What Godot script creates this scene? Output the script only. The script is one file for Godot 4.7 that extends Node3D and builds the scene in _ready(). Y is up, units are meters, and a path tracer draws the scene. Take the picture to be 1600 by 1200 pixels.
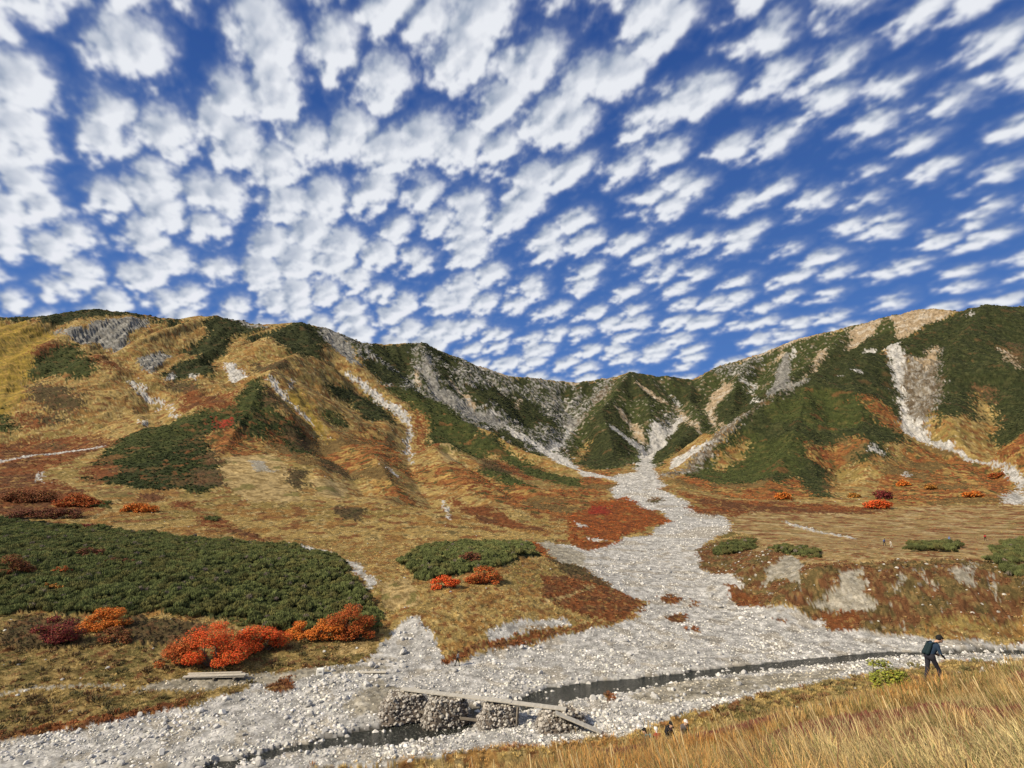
extends Node3D
# An alpine valley in autumn: mountains, gravel river, footbridge on stone cribs, shrubs, grass and walkers.
# x is to the right, y up, and the valley runs away along -z; "d" below means -z.

const EYE := 22.0
const SKY_W := 3072
var sky_rows := []
var n_band: FastNoiseLite
var n_big: FastNoiseLite
var n_cell: FastNoiseLite
var n_fine: FastNoiseLite
var n_fray: FastNoiseLite
var n_mid: FastNoiseLite
var n_puff: FastNoiseLite
var n_rib: FastNoiseLite
var n_small: FastNoiseLite
var n_warp1: FastNoiseLite
var n_warp2: FastNoiseLite
var n_wide: FastNoiseLite

# mountain crests: side slope, height over which the side flattens, how ribbed it is, then x, y, d of each crest point
const CRESTS = [
	[0.68, 1500, 1, [-1139.3, 294.6, 820, -908.6, 338.9, 860, -860.5, 348.7, 880, -787.6, 371.3, 900, -719.7, 372.5, 930, -658.7, 371.7, 960, -583.7, 379.8, 960, -515.7, 365.4, 980, -417.4, 365, 960, -373.5, 360, 980, -329.2, 353.8, 1050, -292.3, 371.4, 1120, -210.2, 382.3, 1150, -162.3, 381.4, 1250, -71.2, 378.1, 1380, 0, 378.4, 1480, 98.9, 388.8, 1540, 200, 379.1, 1560, 292.9, 384, 1520, 345.6, 386.5, 1450, 429.3, 380.8, 1450, 532.3, 372.5, 1480, 599.2, 402, 1450, 690.8, 424.6, 1400, 777, 448.2, 1320, 871.4, 458.3, 1250, 920.5, 463.4, 1180, 975.9, 468.3, 1150, 973.5, 423.6, 1050, 884.1, 376.4, 900, 934.6, 368.5, 880, 1130.4, 363.9, 850]],
	[0.6, 700, 1, [-851.5, 318.7, 840, -697.4, 213.9, 690, -547.3, 115.4, 540, -458.3, 53.2, 430]],
	[0.66, 900, 1, [-580.3, 375.2, 955, -519.2, 272.6, 840, -471.8, 193.5, 720, -474.8, 175, 680]],
	[0.62, 498, 0.54, [-326.4, 248.8, 760, -306, 191.4, 640, -264.1, 146.8, 530, -234.1, 102.8, 450, -215, 69.7, 390, -189.7, 41.9, 330, -160.7, 23.7, 280]],
	[0.58, 709, 0.67, [-379.5, 354.6, 980, -304.4, 284.1, 920, -211.4, 205.5, 830, -123.3, 164.4, 740, -72.1, 129.2, 680, -23.7, 105.4, 630, 2.9, 82.3, 590, 34.8, 66.6, 550, 64.8, 48.5, 500, 88.9, 29.9, 440]],
	[0.8, 765, 1, [-210.2, 382.3, 1150, -107.9, 272.1, 1050, -23.3, 181.2, 920, 40, 109.8, 800]],
	[0.8, 757, 1, [0, 378.4, 1480, 49.7, 280.5, 1300, 69.3, 184.3, 1100, 77.2, 126.2, 950]],
	[0.75, 773, 0.83, [345.6, 386.5, 1450, 255.5, 286.9, 1250, 191.6, 208.9, 1080, 165.8, 138.4, 880, 149.6, 95.9, 760, 124.4, 57.2, 650]],
	[0.75, 760, 0.83, [343.1, 380.2, 1440, 321.1, 260.6, 1200, 285.2, 190.3, 1050]],
	[0.72, 745, 0.79, [532.3, 372.5, 1480, 419.9, 252.9, 1200, 346.2, 165.1, 930, 252.4, 114.9, 760, 180.2, 60.9, 620]],
	[0.72, 849, 0.88, [690.8, 424.6, 1400, 539.6, 307.8, 1200, 438.3, 207.9, 1000, 380.4, 160.5, 900]],
	[0.66, 753, 1, [884.1, 376.4, 900, 745.7, 317.4, 860, 615.7, 269.4, 800, 498.6, 227.8, 740, 404.3, 189.3, 680, 329.8, 153.9, 630, 289.2, 128.9, 600, 209.3, 82.6, 540, 142, 45.1, 480]],
	[0.6, 379, 0.67, [404.3, 189.3, 680, 319.3, 118.9, 560, 246.5, 66.7, 460, 191.5, 33.7, 390]],
	[0.62, 456, 0.67, [498.6, 227.8, 740, 386.7, 118.9, 560, 295.8, 53.2, 430]],
	[0.66, 753, 1, [884.1, 376.4, 900, 665.4, 247.8, 740, 516, 141.3, 600, 407.9, 74.7, 480]],
	[0.66, 728, 1, [1130.4, 363.9, 850, 713.2, 200, 640, 441.1, 75.8, 440]],
	[0.72, 917, 0.88, [871.4, 458.3, 1250, 639.5, 314, 1050, 478.5, 224.5, 900, 364.9, 160.4, 800]],
]
# survey points of the valley floor: x, y, d
const FLOOR = [108.4, 42.1, 440, 89.2, 35.9, 415, 94.2, 26.2, 350, 88.4, 17, 280, 80.3, 10.6, 215, 52.9, 9.1, 200, 30.5, 6.7, 160, 43.7, 5.8, 147, 16.6, 5, 140, 27.8, 3.7, 118, 40.9, 3.4, 116, 22.8, 2, 97.9, 33, 1.6, 94.8, 42.4, 1.3, 91.6, 50.1, 1, 86.8, 63.6, 1, 85, 76.9, 1, 83.5, -25.8, -0.3, 50, -34.9, -0.4, 46, -18.9, -0.2, 53.5, -12.3, -0.2, 55.4, -6.4, -0.1, 57.3, 7.5, 0.1, 66.1, 15.8, 0.2, 69.6, 24.9, 0.3, 72.9, 39.2, 0.4, 76.3, 54.6, 0.5, 79.5, 74.1, 0.5, 80.8, 92.6, 0.5, 80.8, -55.2, 0.2, 50.1, -44.3, 0.1, 50.4, -38.4, 0.1, 53.4, -25.9, 0.5, 58, -19.9, 0.9, 62.9, -14.7, 0.9, 62, -19.7, 1.2, 71.9, -14.3, 1.9, 78, -19.9, 3.6, 90.1, -27.5, 7, 108.4, -33.7, 8.3, 118.2, -3.2, 0.7, 71.1, -3.5, 0.9, 77.1, 9.4, 1, 81.5, 8.5, 0.4, 74.7, 29.4, 1, 85, 9.7, 0.5, 58, 11.7, 0.9, 52.7, 20.9, 0.9, 62, 29.7, 1, 65.6, 0, 0.6, 49.8, -8, 0.5, 48.4, 39.5, 1.2, 69.4, 57.4, 1.6, 71.8, 33.8, 1.9, 59.9, -65.2, 1, 58.2, -51.1, 0.8, 57.2, -39.7, 0.7, 59, -33.3, 0.9, 62.9, -55.4, 1.2, 61.4, -42.8, 1.1, 63.3, -30.5, 1.2, 67.1, -23, 1.2, 67.6, -61.2, 2.6, 67.1, -46.8, 2.2, 68.5, -32, 1.7, 70.2, -20.5, 1.6, 74.6, -91.1, 6, 78.3, -75.1, 4.6, 80.9, -55, 4.1, 79.2, -34.5, 3.4, 78.6, -23.2, 2.7, 83.5, -96.9, 9, 102.3, -71.7, 8, 101.2, -43.2, 6.2, 92.1, -29, 4.6, 95.3, -192, 10.8, 160, -144.3, 12.8, 150, -107.5, 11.5, 138, -76.5, 10.4, 128, -53.3, 9, 118, -37, 7.4, 108, -24.2, 5.2, 92, -89.7, 9.2, 150, -61.7, 7.7, 140, -47.3, 6.8, 142, -126.5, 11, 162, -173.5, 12.3, 180, -203.8, 17, 210, -165.6, 17, 210, -114.6, 13.1, 190, -73.5, 9.7, 175, -40.8, 9.1, 170, -146.1, 20.6, 240, -67, 16.6, 230, -24.1, 12.6, 200, -295.9, 36.4, 300, -232.1, 34.2, 290, -246.7, 57, 360, -358.9, 57, 360, -106.7, 28.9, 290, -46.6, 22, 255, -91.7, 48.8, 370, -36.8, 29.2, 300, 0, 18.9, 260, -5.1, 12.1, 210, 11.4, 10.8, 190, 27.2, 18.7, 280, 47.4, 18.4, 300, 8.3, 30.1, 340, -58.7, 73.6, 470, 38.3, 31.3, 390, 69.1, 51, 560, 62.6, 81.3, 720, 173, 75.5, 680, -9.3, 0.9, 74.3, -3.7, 2.2, 80.1, 3.8, 1.1, 82.8, 10.1, 1.7, 87.8, 20, 1.9, 95.8, -16, 4.4, 86.1, -10.1, 4.2, 87.1, 0, 3.9, 88.6, 11.9, 4, 101.7, -17.2, 6.3, 97.8, -5.9, 6.4, 100.6, 6.7, 6.2, 114.2, -22.3, 7.5, 125, -12.2, 8.9, 128, 0, 9.2, 128, 6.1, 8.3, 128, -17.3, 8.3, 145, 0, 8.8, 140, 56.2, 7.5, 151.9, 53.7, 8.2, 119.1, 58.9, 9.2, 103.4, 72.1, 9.8, 101.3, 81.2, 10, 97.8, 85.6, 10, 90.4, 102.5, 10, 86.7, 51.5, 4.5, 131.8, 46.5, 2.4, 107.4, 52.9, 1.8, 94.9, 61.8, 1.4, 89.1, 79.7, 1.6, 86.2, 99.6, 1.6, 86.2, 50.5, 4.8, 100.2, 65.3, 5, 93.1, 84.5, 5, 90.4, 62.5, 9.8, 130.9, 86.1, 10.8, 120.2, 106.1, 11, 111.2, 82.1, 10.6, 195, 120.3, 10.3, 200, 168.5, 10.3, 200, 240.7, 10.3, 200, 110.8, 16.9, 285, 158.3, 15.1, 290, 218.6, 16.7, 300, 291.9, 18.4, 300, 112.8, 24, 330, 175.8, 24.1, 360, 264.1, 26.3, 360, 363.4, 33.1, 370, 456.1, 39.8, 370, 0, 75, 900, -300, 60, 600, -600, 60, 600, -800, 90, 900, 300, 60, 600, 600, 60, 600, 900, 90, 900, 0, 120, 1600, -900, 120, 1600, 900, 120, 1600, -250, 40, 420, -420, 45, 420, 250, 35, 420, 450, 40, 420, -100, 45, 480]
# gullies cut into the slopes: depth, half width, then x, d of points along them
const GULLIES = [
	[7, 22, [-504.6, 654.5, -441.8, 614.6, -290, 434]],
	[9, 26, [-276.4, 562.8, -224, 511.1, -189.6, 486, -121.5, 376.4, -76, 282.2]],
	[10, 30, [-297.8, 820.7, -260.5, 790.3, -170.5, 699.9, -131.3, 651.7, -89.5, 443.2, -72.2, 376.4, -34.6, 258]],
	[12, 34, [599.2, 787, 537.2, 691.1, 442.2, 567.6, 404.8, 504.7, 397.7, 470]],
	[6, 18, [397.7, 470, 402, 439.5, 369.6, 386, 313.6, 321]],
	[9, 26, [587, 627.6, 508, 539.7, 441.1, 472]],
	[8, 30, [691.7, 1334.5, 568.2, 1167, 437.6, 986.9]],
	[8, 30, [425.3, 1439.1, 425.8, 1312.4, 365.2, 1051]],
	[10, 30, [-149.3, 1152.5, -107.5, 986.9, -67.6, 888.7]],
	[8, 26, [-63.2, 1227.2, 0, 1016.3, 34.9, 926.8]],
	[7, 26, [153.4, 1500.7, 129.4, 1279.8, 85.4, 911.4]],
	[7, 24, [-693.4, 813.9, -562.6, 711.7, -496.1, 660]],
	[6, 22, [-242.1, 1037.8, -178.9, 930.7, -98.8, 708.7]],
	[6, 20, [378.9, 606.9, 303.7, 486, 255.6, 407.6]],
	[6, 22, [-477.3, 783.7, -407.5, 702.8, -314.3, 577.1]],
	[5, 16, [-56.6, 454.5, -19.4, 392.5, 10.6, 289.1]],
]
# ground cover outlines, one of painted shade: kind, then x, d of each corner
const COVER = [
	["y", [-926.2, 855.8, -796.9, 800.3, -743.6, 793.6, -685.8, 739.1, -667.6, 694, -630.8, 649, -553.6, 569.9, -531.9, 539.7, -532.3, 515.4]],
	["p", [-928.5, 855.8, -876.8, 874, -841.2, 881.3, -813.3, 892.5, -786.6, 900, -754.6, 911.4, -719.9, 930.7, -641.6, 942.4, -594.9, 881.3, -689, 926.8, -723.4, 896.2, -733.2, 848.7, -754, 831.1, -778.1, 807.1, -871.9, 848.7, -910, 841.6]],
	["k", [-765.1, 810.5, -695.5, 807.1, -654.8, 767.5, -690.2, 767.5]],
	["k", [-723.5, 838.1, -694.4, 922.9, -665.2, 892.5, -659.9, 838.1, -598, 767.5, -682.3, 793.6, -707, 810.5]],
	["k", [-547.8, 720.7, -555.6, 777.2, -534.1, 777.2, -506.8, 705.8, -495.1, 682.5]],
	["p", [-588.3, 919, -586, 958.4, -540.6, 970.5, -476.5, 950.4, -480, 926.8, -513.7, 907.6, -499.9, 866.7, -462.9, 800.3, -480.4, 790.3, -413.9, 691.1, -435, 682.5, -482.8, 682.5, -496.6, 717.7, -503.3, 757.9, -491.9, 780.5, -542.5, 803.7, -544.7, 841.6, -549.2, 881.3, -575.8, 907.6]],
	["p", [-490.5, 896.2, -461.6, 938.5, -422.2, 958.4, -389.8, 974.6, -356.4, 970.5, -330.6, 863, -310.2, 797, -311.1, 732.9, -381.8, 810.5, -427.2, 841.6]],
	["k", [-579.7, 962.4, -536.3, 970.5, -472.4, 950.4, -484.6, 942.4, -536.6, 958.4]],
	["l", [-627.8, 643.6, -667.9, 691.1, -696.2, 742.2, -674.5, 754.7, -601.8, 708.7, -541.2, 649, -559.2, 632.9, -572.9, 640.9]],
	["r", [-712.3, 732.9, -705.7, 754.7, -684.2, 739.1, -661.2, 682.5]],
	["b", [-553.5, 572.3, -615.6, 640.9, -540.3, 604.4, -484.2, 569.9, -468.7, 546.5, -499.4, 548.8]],
	["r", [-531.9, 539.7, -515.8, 546.5, -472.1, 521.9, -478.7, 504.7]],
	["b", [-515.9, 544.3, -474.2, 537.5, -461, 521.9, -485.6, 524.1]],
	["l", [-565.3, 544.3, -533.8, 535.2, -487.4, 502.6, -510.7, 496.3]],
	["r", [-636.4, 732.9, -547.2, 694, -518.4, 660, -585.7, 691.1]],
	["r", [-421.8, 625, -325.5, 544.3, -301.9, 546.5, -250.3, 460.3, -271.6, 450.7, -332.1, 504.7]],
	["w", [-445.1, 761.1, -391.9, 714.7, -359.8, 679.6, -329.9, 604.4]],
	["w", [-478.1, 697, -476.7, 705.8, -464.1, 682.5, -468, 671.1]],
	["w", [-453, 699.9, -436.1, 688.2, -427.7, 674, -451.6, 694]],
	["b", [-464.1, 682.5, -409.1, 657.2, -347.1, 562.8, -423.5, 638.2, -454.1, 649]],
	["b", [-399.4, 754.7, -310.1, 682.5, -289.9, 660, -312.5, 625]],
	["w", [-499, 651.7, -459.6, 622.4, -428.9, 612, -335, 498.4, -326.8, 490.1, -324.4, 490.1, -335.5, 502.6, -430, 617.2, -464.4, 632.9, -504.6, 665.5]],
	["w", [-360.9, 490.1, -347.1, 486, -342.2, 480, -345.6, 475.9]],
	["r", [-487, 475.9, -454.6, 496.3, -377.8, 458.3, -297.3, 405.9, -288.8, 367, -284.9, 344.7, -275.6, 313, -274.7, 303.9, -256.5, 282.2, -253.7, 272.3, -259.2, 258]],
	["w", [-317.4, 313, -312.8, 331.9, -301.8, 347.6, -293.1, 368.6, -295.8, 371.7, -309.9, 356.4, -315.8, 334.7, -323.2, 318.3]],
	["w", [-270.4, 296.1, -234, 261.1, -223.5, 253.4, -229.6, 261.1, -241.8, 272.3, -272.8, 301.4]],
	["b", [-414.1, 450.7, -383.1, 439.5, -374.4, 432.2, -399.5, 437.7]],
	["h", [-254.1, 470, -300.5, 560.5, -289.3, 577.1, -234.2, 477.9, -211, 462.2, -187.3, 456.4, -164.2, 439.5, -138.6, 341.8, -176.6, 389.2, -198.6, 409.3, -222.4, 412.7, -238.1, 399.1, -214.5, 359.4, -180.8, 318.3, -154.1, 275.5, -152.7, 251.9, -168.3, 264.2, -172.7, 256.5, -199.1, 265.8, -228.7, 277.2, -260.3, 321, -290.8, 373.2, -320.5, 446.9, -294.6, 454.5, -262.7, 448.8]],
	["l", [-254.1, 470, -300.5, 560.5, -289.3, 577.1, -234.8, 477.9, -218.1, 456.4, -235.5, 428.6, -263.1, 437.7, -252.7, 405.9, -241.6, 370.1, -227.1, 314.3, -258.9, 321, -290.8, 373.2, -320.5, 446.9, -294.6, 454.5, -262.7, 448.8]],
	["x", [-256, 434, -232.3, 423.2, -230.1, 411, -239.5, 409.3]],
	["q", [-236.6, 394.1, -222.4, 412.7, -199.5, 407.6, -178.6, 370.1, -181.8, 341.8, -198.1, 344.7]],
	["b", [-209.1, 346.1, -204.6, 357.9, -180.2, 319.6, -184.7, 311.7]],
	["b", [-187.8, 306.5, -174, 309.1, -149.5, 265.8, -161.7, 264.2]],
	["r", [-258.8, 311.7, -247.5, 317, -223, 296.1, -218.8, 272.3]],
	["b", [-249.2, 500.5, -236.1, 509, -217.9, 475.9, -231.1, 470]],  # shade right of the spur crest, painted in with the brown scrub tone
	["b", [-206.2, 445.1, -181.4, 452.6, -150.1, 402.5, -180.1, 423.2]],
	["n", [-189.2, 334.7, -175.4, 373.2, -122.5, 303.9, -99.1, 245.9, -121.9, 243, -147.3, 265.8]],
	["s", [-174.4, 338.9, -160.2, 336.1, -143.4, 311.7, -151.2, 307.8]],
	["b", [-144.4, 326.4, -124.8, 315.6, -107.7, 269, -123.3, 289.1]],
	["n", [-116.3, 301.4, -101.5, 318.3, -80.3, 253.4, -99.2, 264.2]],
	["u", [-204.7, 258, -189.1, 264.2, -173, 240.1, -185.6, 237.3]],
	["r", [-176.5, 247.4, -170.5, 253.4, -156.2, 235.8, -166.8, 234.4]],
	["r", [-153.2, 237.3, -142.4, 235.8, -134.7, 222.2, -143.8, 224.8]],
	["r", [-124.2, 206.8, -107.2, 200.7, -88.1, 178.1, -75.3, 164.7, -82.3, 166.7, -106.5, 185.7]],
	["w", [-282, 572.3, -252.2, 548.8, -219.4, 515.4, -197.3, 502.6, -197.4, 506.8, -220.5, 524.1, -254.3, 560.5, -281.4, 577.1]],
	["w", [-272, 619.8, -258, 572.3, -252.3, 555.8, -250.4, 555.8, -256.2, 572.3, -269.2, 617.2]],
	["w", [-189.4, 500.5, -152.3, 462.2, -152.8, 466.1, -189.3, 502.6]],
	["w", [-186.5, 458.3, -166, 452.6, -131, 400.8, -131.6, 404.2, -166.5, 456.4, -187.4, 462.2]],
	["y", [-246.4, 551.1, -250.9, 599.3, -203.5, 524.1, -148.7, 458.3, -139.1, 430.4, -194.6, 498.4]],
	["q", [-211, 462.2, -189.1, 460.3, -156.2, 428.6, -106.5, 333.3, -123.5, 384.4, -177.3, 472, -198.8, 472]],
	["q", [-209.1, 428.6, -200.4, 434, -153.8, 378, -125.4, 337.5, -136.2, 336.1, -170.6, 376.4]],
	["m", [-359.3, 999.4, -335.1, 1037.8, -313, 1077.7, -217.1, 1147.6, -191, 1176.9, -155.3, 1227.2, -109.2, 1323.4, -18.2, 1451.2, 7.2, 1482, 73.7, 1526.1, 162, 1551.9, 203.1, 1558.4, 266.5, 1532.5, 311.8, 1494.4, 258.4, 1391.7, 180, 1201.8, 124, 1007.8, 82.1, 810.5, 73, 582, 50, 697, -7.3, 601.9, -80.4, 757.9, -138.2, 827.6, -201, 790.3, -270.2, 885]],
	["p", [-279.1, 911.4, -255.6, 915.2, -231.8, 903.8, -183.7, 926.8, -180.2, 790.3, -238.1, 831.1]],
	["p", [-316.4, 1073.2, -231.1, 1142.8, -216.4, 1055.4, -196.9, 986.9, -227.5, 934.6, -259.4, 926.8]],
	["p", [-217, 1147.6, -191, 1176.9, -153.9, 1217, -124.8, 1196.8, -114.8, 1059.8, -160.9, 1119.1, -183.6, 1077.7]],
	["p", [-169.3, 1051, -131, 1042.2, -106.8, 1012, -138.9, 974.6]],
	["p", [-98.9, 999.4, -57, 1024.8, -34.5, 907.6, -65.3, 903.8]],
	["p", [-143.4, 950.4, -104.1, 970.5, -82.4, 900, -131.8, 930.7]],
	["p", [-60.6, 1012, 5.7, 1191.8, 56.8, 1191.8, 96.9, 1033.5, 44.6, 946.4, -3.4, 903.8, -35.8, 938.5]],
	["p", [-35.5, 767.5, -3, 793.6, 16, 742.2, 43.6, 688.2, 2.9, 619.8, -23.2, 617.2]],
	["p", [7.1, 1469.6, 46.3, 1500.7, 30.1, 1362.8, 6.2, 1296]],
	["p", [158.2, 1519.7, 189.3, 1507, 169.9, 1409.3, 145.4, 1463.5]],
	["p", [208, 1545.4, 269.4, 1513.3, 218.1, 1445.2, 192.2, 1482]],
	["p", [67.8, 1415.2, 109.4, 1482, 95.1, 1374.3]],
	["t", [-124.2, 978.7, -83, 930.7, -59.3, 790.3, -55.8, 863, -77, 942.4, -123.1, 999.4]],
	["k", [-184.9, 1046.5, -181, 995.2, -151, 919, -119.5, 803.7, -120.7, 903.8, -137.6, 946.4, -164.2, 995.2, -177.1, 1082.2]],
	["t", [-191.7, 999.4, -178, 915.2, -172.5, 915.2, -186.4, 1003.6]],
	["t", [14.6, 1176.9, 4.5, 999.4, 9.3, 1007.8, 21.8, 1171.9]],
	["w", [-41.4, 896.2, 1.4, 767.5, 33.4, 751.6, 51.1, 665.5, 63.2, 494.2, 76.7, 584.5, 63.7, 764.3, 38, 773.9, 6, 790.3, -34.8, 907.6]],
	["k", [147.6, 1345.8, 104.3, 1007.8, 52.5, 770.7, 56.4, 745.3, 113.8, 970.5, 164.9, 1227.2]],
	["w", [127.8, 1142.8, 90.6, 926.8, 53.2, 764.3, 52.7, 711.7, 90.5, 859.4, 134.5, 1138.1]],
	["c", [294, 1445.2, 232.1, 1391.7, 145.1, 1157.3, 143.2, 1033.5, 213.7, 1147.6, 284, 1334.5]],
	["k", [-136, 919, -91.9, 803.7, -65.4, 770.7, -11.4, 807.1, -9.2, 885, -68.7, 900, -91.3, 922.9, -128.8, 950.4]],
	["t", [-115.2, 1317.9, -54.2, 1351.4, -12.5, 1403.4, -10.9, 1463.5, -52.1, 1397.5, -113.7, 1317.9]],
	["t", [7.5, 1482, 73.3, 1526.1, 160.3, 1545.4, 205.7, 1532.5, 209.4, 1551.9, 162.9, 1551.9, 74, 1526.1, 6.8, 1482]],
	["k", [-384.9, 974.6, -362.7, 986.9, -344, 986.9, -298, 919, -255.2, 838.1, -277.8, 838.1, -367.1, 934.6]],
	["w", [-268.4, 803.7, -232.9, 773.9, -177, 714.7, -151.4, 685.4, -134.9, 660, -123.3, 589.4, -81.4, 421.5, -79.5, 421.5, -121.4, 599.3, -130.4, 660, -147.5, 705.8, -174.8, 729.8, -231.8, 787, -268.4, 813.9]],
	["p", [-260.1, 699.9, -247.7, 745.3, -216.3, 751.6, -181.7, 720.7, -148, 646.3, -183.3, 625, -226.2, 694, -241.2, 668.3]],
	["l", [-213, 560.5, -206.1, 574.7, -179.6, 560.5, -179, 542, -193.1, 535.2]],
	["q", [-173, 462.2, -116.2, 402.5, -88.9, 381.1, -70.5, 362.4, -36, 323.7, -4.6, 285.6, 13.9, 303.9, 22.3, 258, 44.4, 307.8, 79.1, 389.2, 78.3, 458.3, 60.1, 450.7, 14.8, 322.3, -1.3, 360.9, -33.5, 425, -64.7, 371.7, -88.9, 418, -136.9, 509, -165.5, 496.3]],
	["r", [-139.6, 711.7, -118.3, 679.6, -106.5, 617.2, -63.1, 456.4, -75.2, 460.3, -122.3, 643.6]],
	["q", [-171.1, 584.5, -137.3, 582, -88.9, 418, -107.1, 405.9, -163.3, 502.6]],
	["l", [-203.5, 787, -164.6, 813.9, -144.2, 863, -81.1, 764.3, -43.7, 649, -14.9, 601.9, 2.7, 574.7, 28.9, 528.5, 55.8, 432.2, 50.4, 379.6, 20.4, 443.2, 2.4, 517.6, -14.1, 569.9, -31.3, 579.6, -36.6, 462.2, -64.3, 464.1, -104.9, 622.4, -108.2, 671.1, -140.9, 717.7, -164.9, 754.7]],
	["p", [-81.5, 767.5, -43.9, 651.7, -22.8, 606.9, -7.2, 596.8, -22.3, 596.8, -52.2, 651.7]],
	["l", [-25.8, 416.2, -5.3, 437.7, 15.2, 330.5, -1.3, 360.9]],
	["b", [-35.4, 567.6, -13.4, 546.5, 9.7, 458.3, -5.3, 437.7, -22.3, 416.2]],
	["r", [-21, 565.2, 2.4, 517.6, 19.7, 426.8, 8.9, 418, -5.6, 466.1]],
	["b", [-164.6, 441.4, -143.6, 414.5, -96.1, 336.1, -113, 344.7, -125.7, 338.9]],
	["b", [-82.7, 237.3, -64.2, 227.5, -58.3, 201.9, -70.8, 209.3]],
	["x", [-112.2, 582, -84.4, 474, -82.5, 448.8]],
	["w", [-91.9, 362.4, -77.2, 343.2, -77.8, 349, -94.1, 374.8]],
	["w", [-39.4, 296.1, -25.8, 209.3, -25.1, 210.5, -38.2, 296.1]],
	["w", [-33, 275.5, -27.6, 219.5, -26.8, 218.2, -27.1, 231.7]],
	["n", [-96.6, 619.8, -50.8, 450.7, -33.5, 425, -55.6, 404.2]],
	["q", [-79.5, 402.5, -30.9, 315.6, 5.8, 237.3, 26.3, 218.2, 54.5, 289.1, 38.2, 313, 0, 359.4, -49.2, 397.5]],
	["r", [-37.3, 305.2, -5.6, 230.3, 15.6, 185.7, 0, 194.8, -22.1, 227.5]],
	["q", [-181, 452.6, -103.6, 350.5, -50.8, 261.1, -27.1, 223.5, -74.7, 337.5, -156.6, 482]],
	["r", [-312, 294.3, -261.5, 287.3, -202.1, 250.4, -166, 210.5, -180.8, 201.9, -213.1, 204.3]],
	["v", [91.5, 450.7, 134.2, 530.8, 104.7, 371.7, 100.2, 294.3, 102.3, 248.9, 79.7, 194.8, 61.2, 167.7, 46.8, 138.5, 48.1, 116.4, 46.9, 111, 44.4, 100.3, 50.8, 95, 54.5, 89, 60.1, 86.8, 65.6, 83.8, 85.2, 82.3, 79.8, 77.5, 57, 73.5, 39.4, 65.6, 25.8, 60.3, 21.3, 59.2, 16.4, 56.5, 9.4, 53.2, 5.7, 51.6, -5.5, 50.1, -12.9, 49, -25.5, 46.9, -49.1, 45.9, -53.7, 49, -46.5, 52.5, -41.9, 55.5, -33.8, 59.2, -30.2, 65.2, -27.4, 67.2, -19.7, 72.2, -17.9, 78, -17.1, 84.3, -14, 85.8, -10.5, 82.3, -9.7, 76.6, -6.9, 75.2, 2.8, 81.8, 12.1, 87.4, 22.2, 95.6, 25.6, 104.5, 20.7, 110.3, 15.4, 123.6, 15.2, 149.7, 10, 167.7, 16.2, 168.7, 25.9, 166.7, 46.2, 192.4, 66.9, 226.2, 77.8, 267.4, 57.3, 294.3, 67, 353.4]],
	["v", [-71.5, 165.7, -50.9, 152.4, -33, 115.7, -25.5, 103.9, -25.9, 100.3, -32, 110.3, -51.3, 143.6]],
	["o", [21.4, 218.2, 46.1, 302.7, 69, 327.8, 73.2, 301.4, 71.8, 247.4, 66.8, 227.5, 42.5, 197.1, 34.1, 171.8, 22.6, 159.9, 19.4, 164.7]],
	["x", [39.9, 277.2, 50.1, 277.2, 47.3, 253.4, 36.3, 245.9]],
	["b", [82.6, 315.6, 91, 319.6, 84.3, 301.4, 79.4, 301.4]],
	["w", [25.6, 180.2, 32, 179.1, 29.1, 174.9]],
	["w", [24, 220.8, 28.2, 209.3, 25.5, 201.9]],
	["r", [98.4, 294.3, 109, 280.5, 98.1, 254.9, 90.7, 262.7]],
	["e", [332.9, 1457.3, 374.1, 1451.2, 416.1, 1451.2, 521.5, 1475.8, 616.5, 1439.1, 746.1, 1345.8, 817.9, 1285.1, 861.5, 1253.2, 945.2, 1162.2, 973.7, 1064.2, 918.3, 1073.2, 837.7, 1059.8, 732.2, 1086.8, 585, 982.8, 303.8, 630.2, 244.6, 594.3, 242.3, 726.8, 130.9, 530.8, 207.6, 934.6]],
	["p", [460.3, 1016.3, 461.7, 881.3, 601.5, 1007.8, 788.8, 1157.3, 849.6, 1128.6, 869.8, 1082.2, 654.6, 813.9, 605.6, 810.5, 478.2, 708.7, 383.1, 646.3, 282, 586.9]],
	["q", [150.4, 475.9, 159.7, 411, 180.3, 402.5, 223.4, 405.9, 199.9, 343.2, 170.5, 329.1, 141.1, 330.5, 123.2, 397.5]],
	["p", [280.2, 594.3, 388.6, 654.5, 485.3, 723.7, 776.5, 1037.8, 833.8, 1055.4, 914.3, 1068.7, 970.3, 1055.4, 895.2, 892.5, 932.4, 877.6, 972, 874, 466.4, 445.1, 463.1, 492.2, 549.4, 577.1, 581.4, 627.6, 493.7, 539.7, 439.8, 526.3, 578.9, 674, 696.8, 803.7, 602.9, 732.9, 625.3, 793.6, 609.9, 810.5, 569, 742.2, 519.9, 674, 416.3, 544.3, 388.8, 504.7, 344.8, 472, 314.1, 437.7, 294, 414.5, 295.1, 443.2, 271.8, 446.9, 206.7, 338.9, 199.9, 343.2, 227.4, 412.7, 195.8, 389.2, 186.6, 416.2, 154.3, 397.5, 145.7, 468]],
	["l", [152.7, 475.9, 257.9, 562.8, 286, 494.2, 248.7, 437.7, 227.4, 412.7, 180.3, 402.5, 154.3, 397.5]],
	["l", [290.6, 591.9, 374.4, 632.9, 405.6, 612, 405.8, 558.1, 352.5, 521.9, 300.8, 517.6]],
	["q", [403.5, 589.4, 442.1, 604.4, 420.2, 548.8, 389.7, 511.1, 384.5, 521.9, 399.4, 569.9]],
	["q", [276.1, 482, 323.1, 494.2, 295.1, 443.2, 273.1, 448.8, 250.7, 437.7]],
	["g", [196.2, 506.8, 249.4, 546.5, 252.3, 537.5, 190.8, 477.9]],
	["q", [330.3, 504.7, 336, 480, 300.6, 441.4, 303.8, 464.1]],
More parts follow.
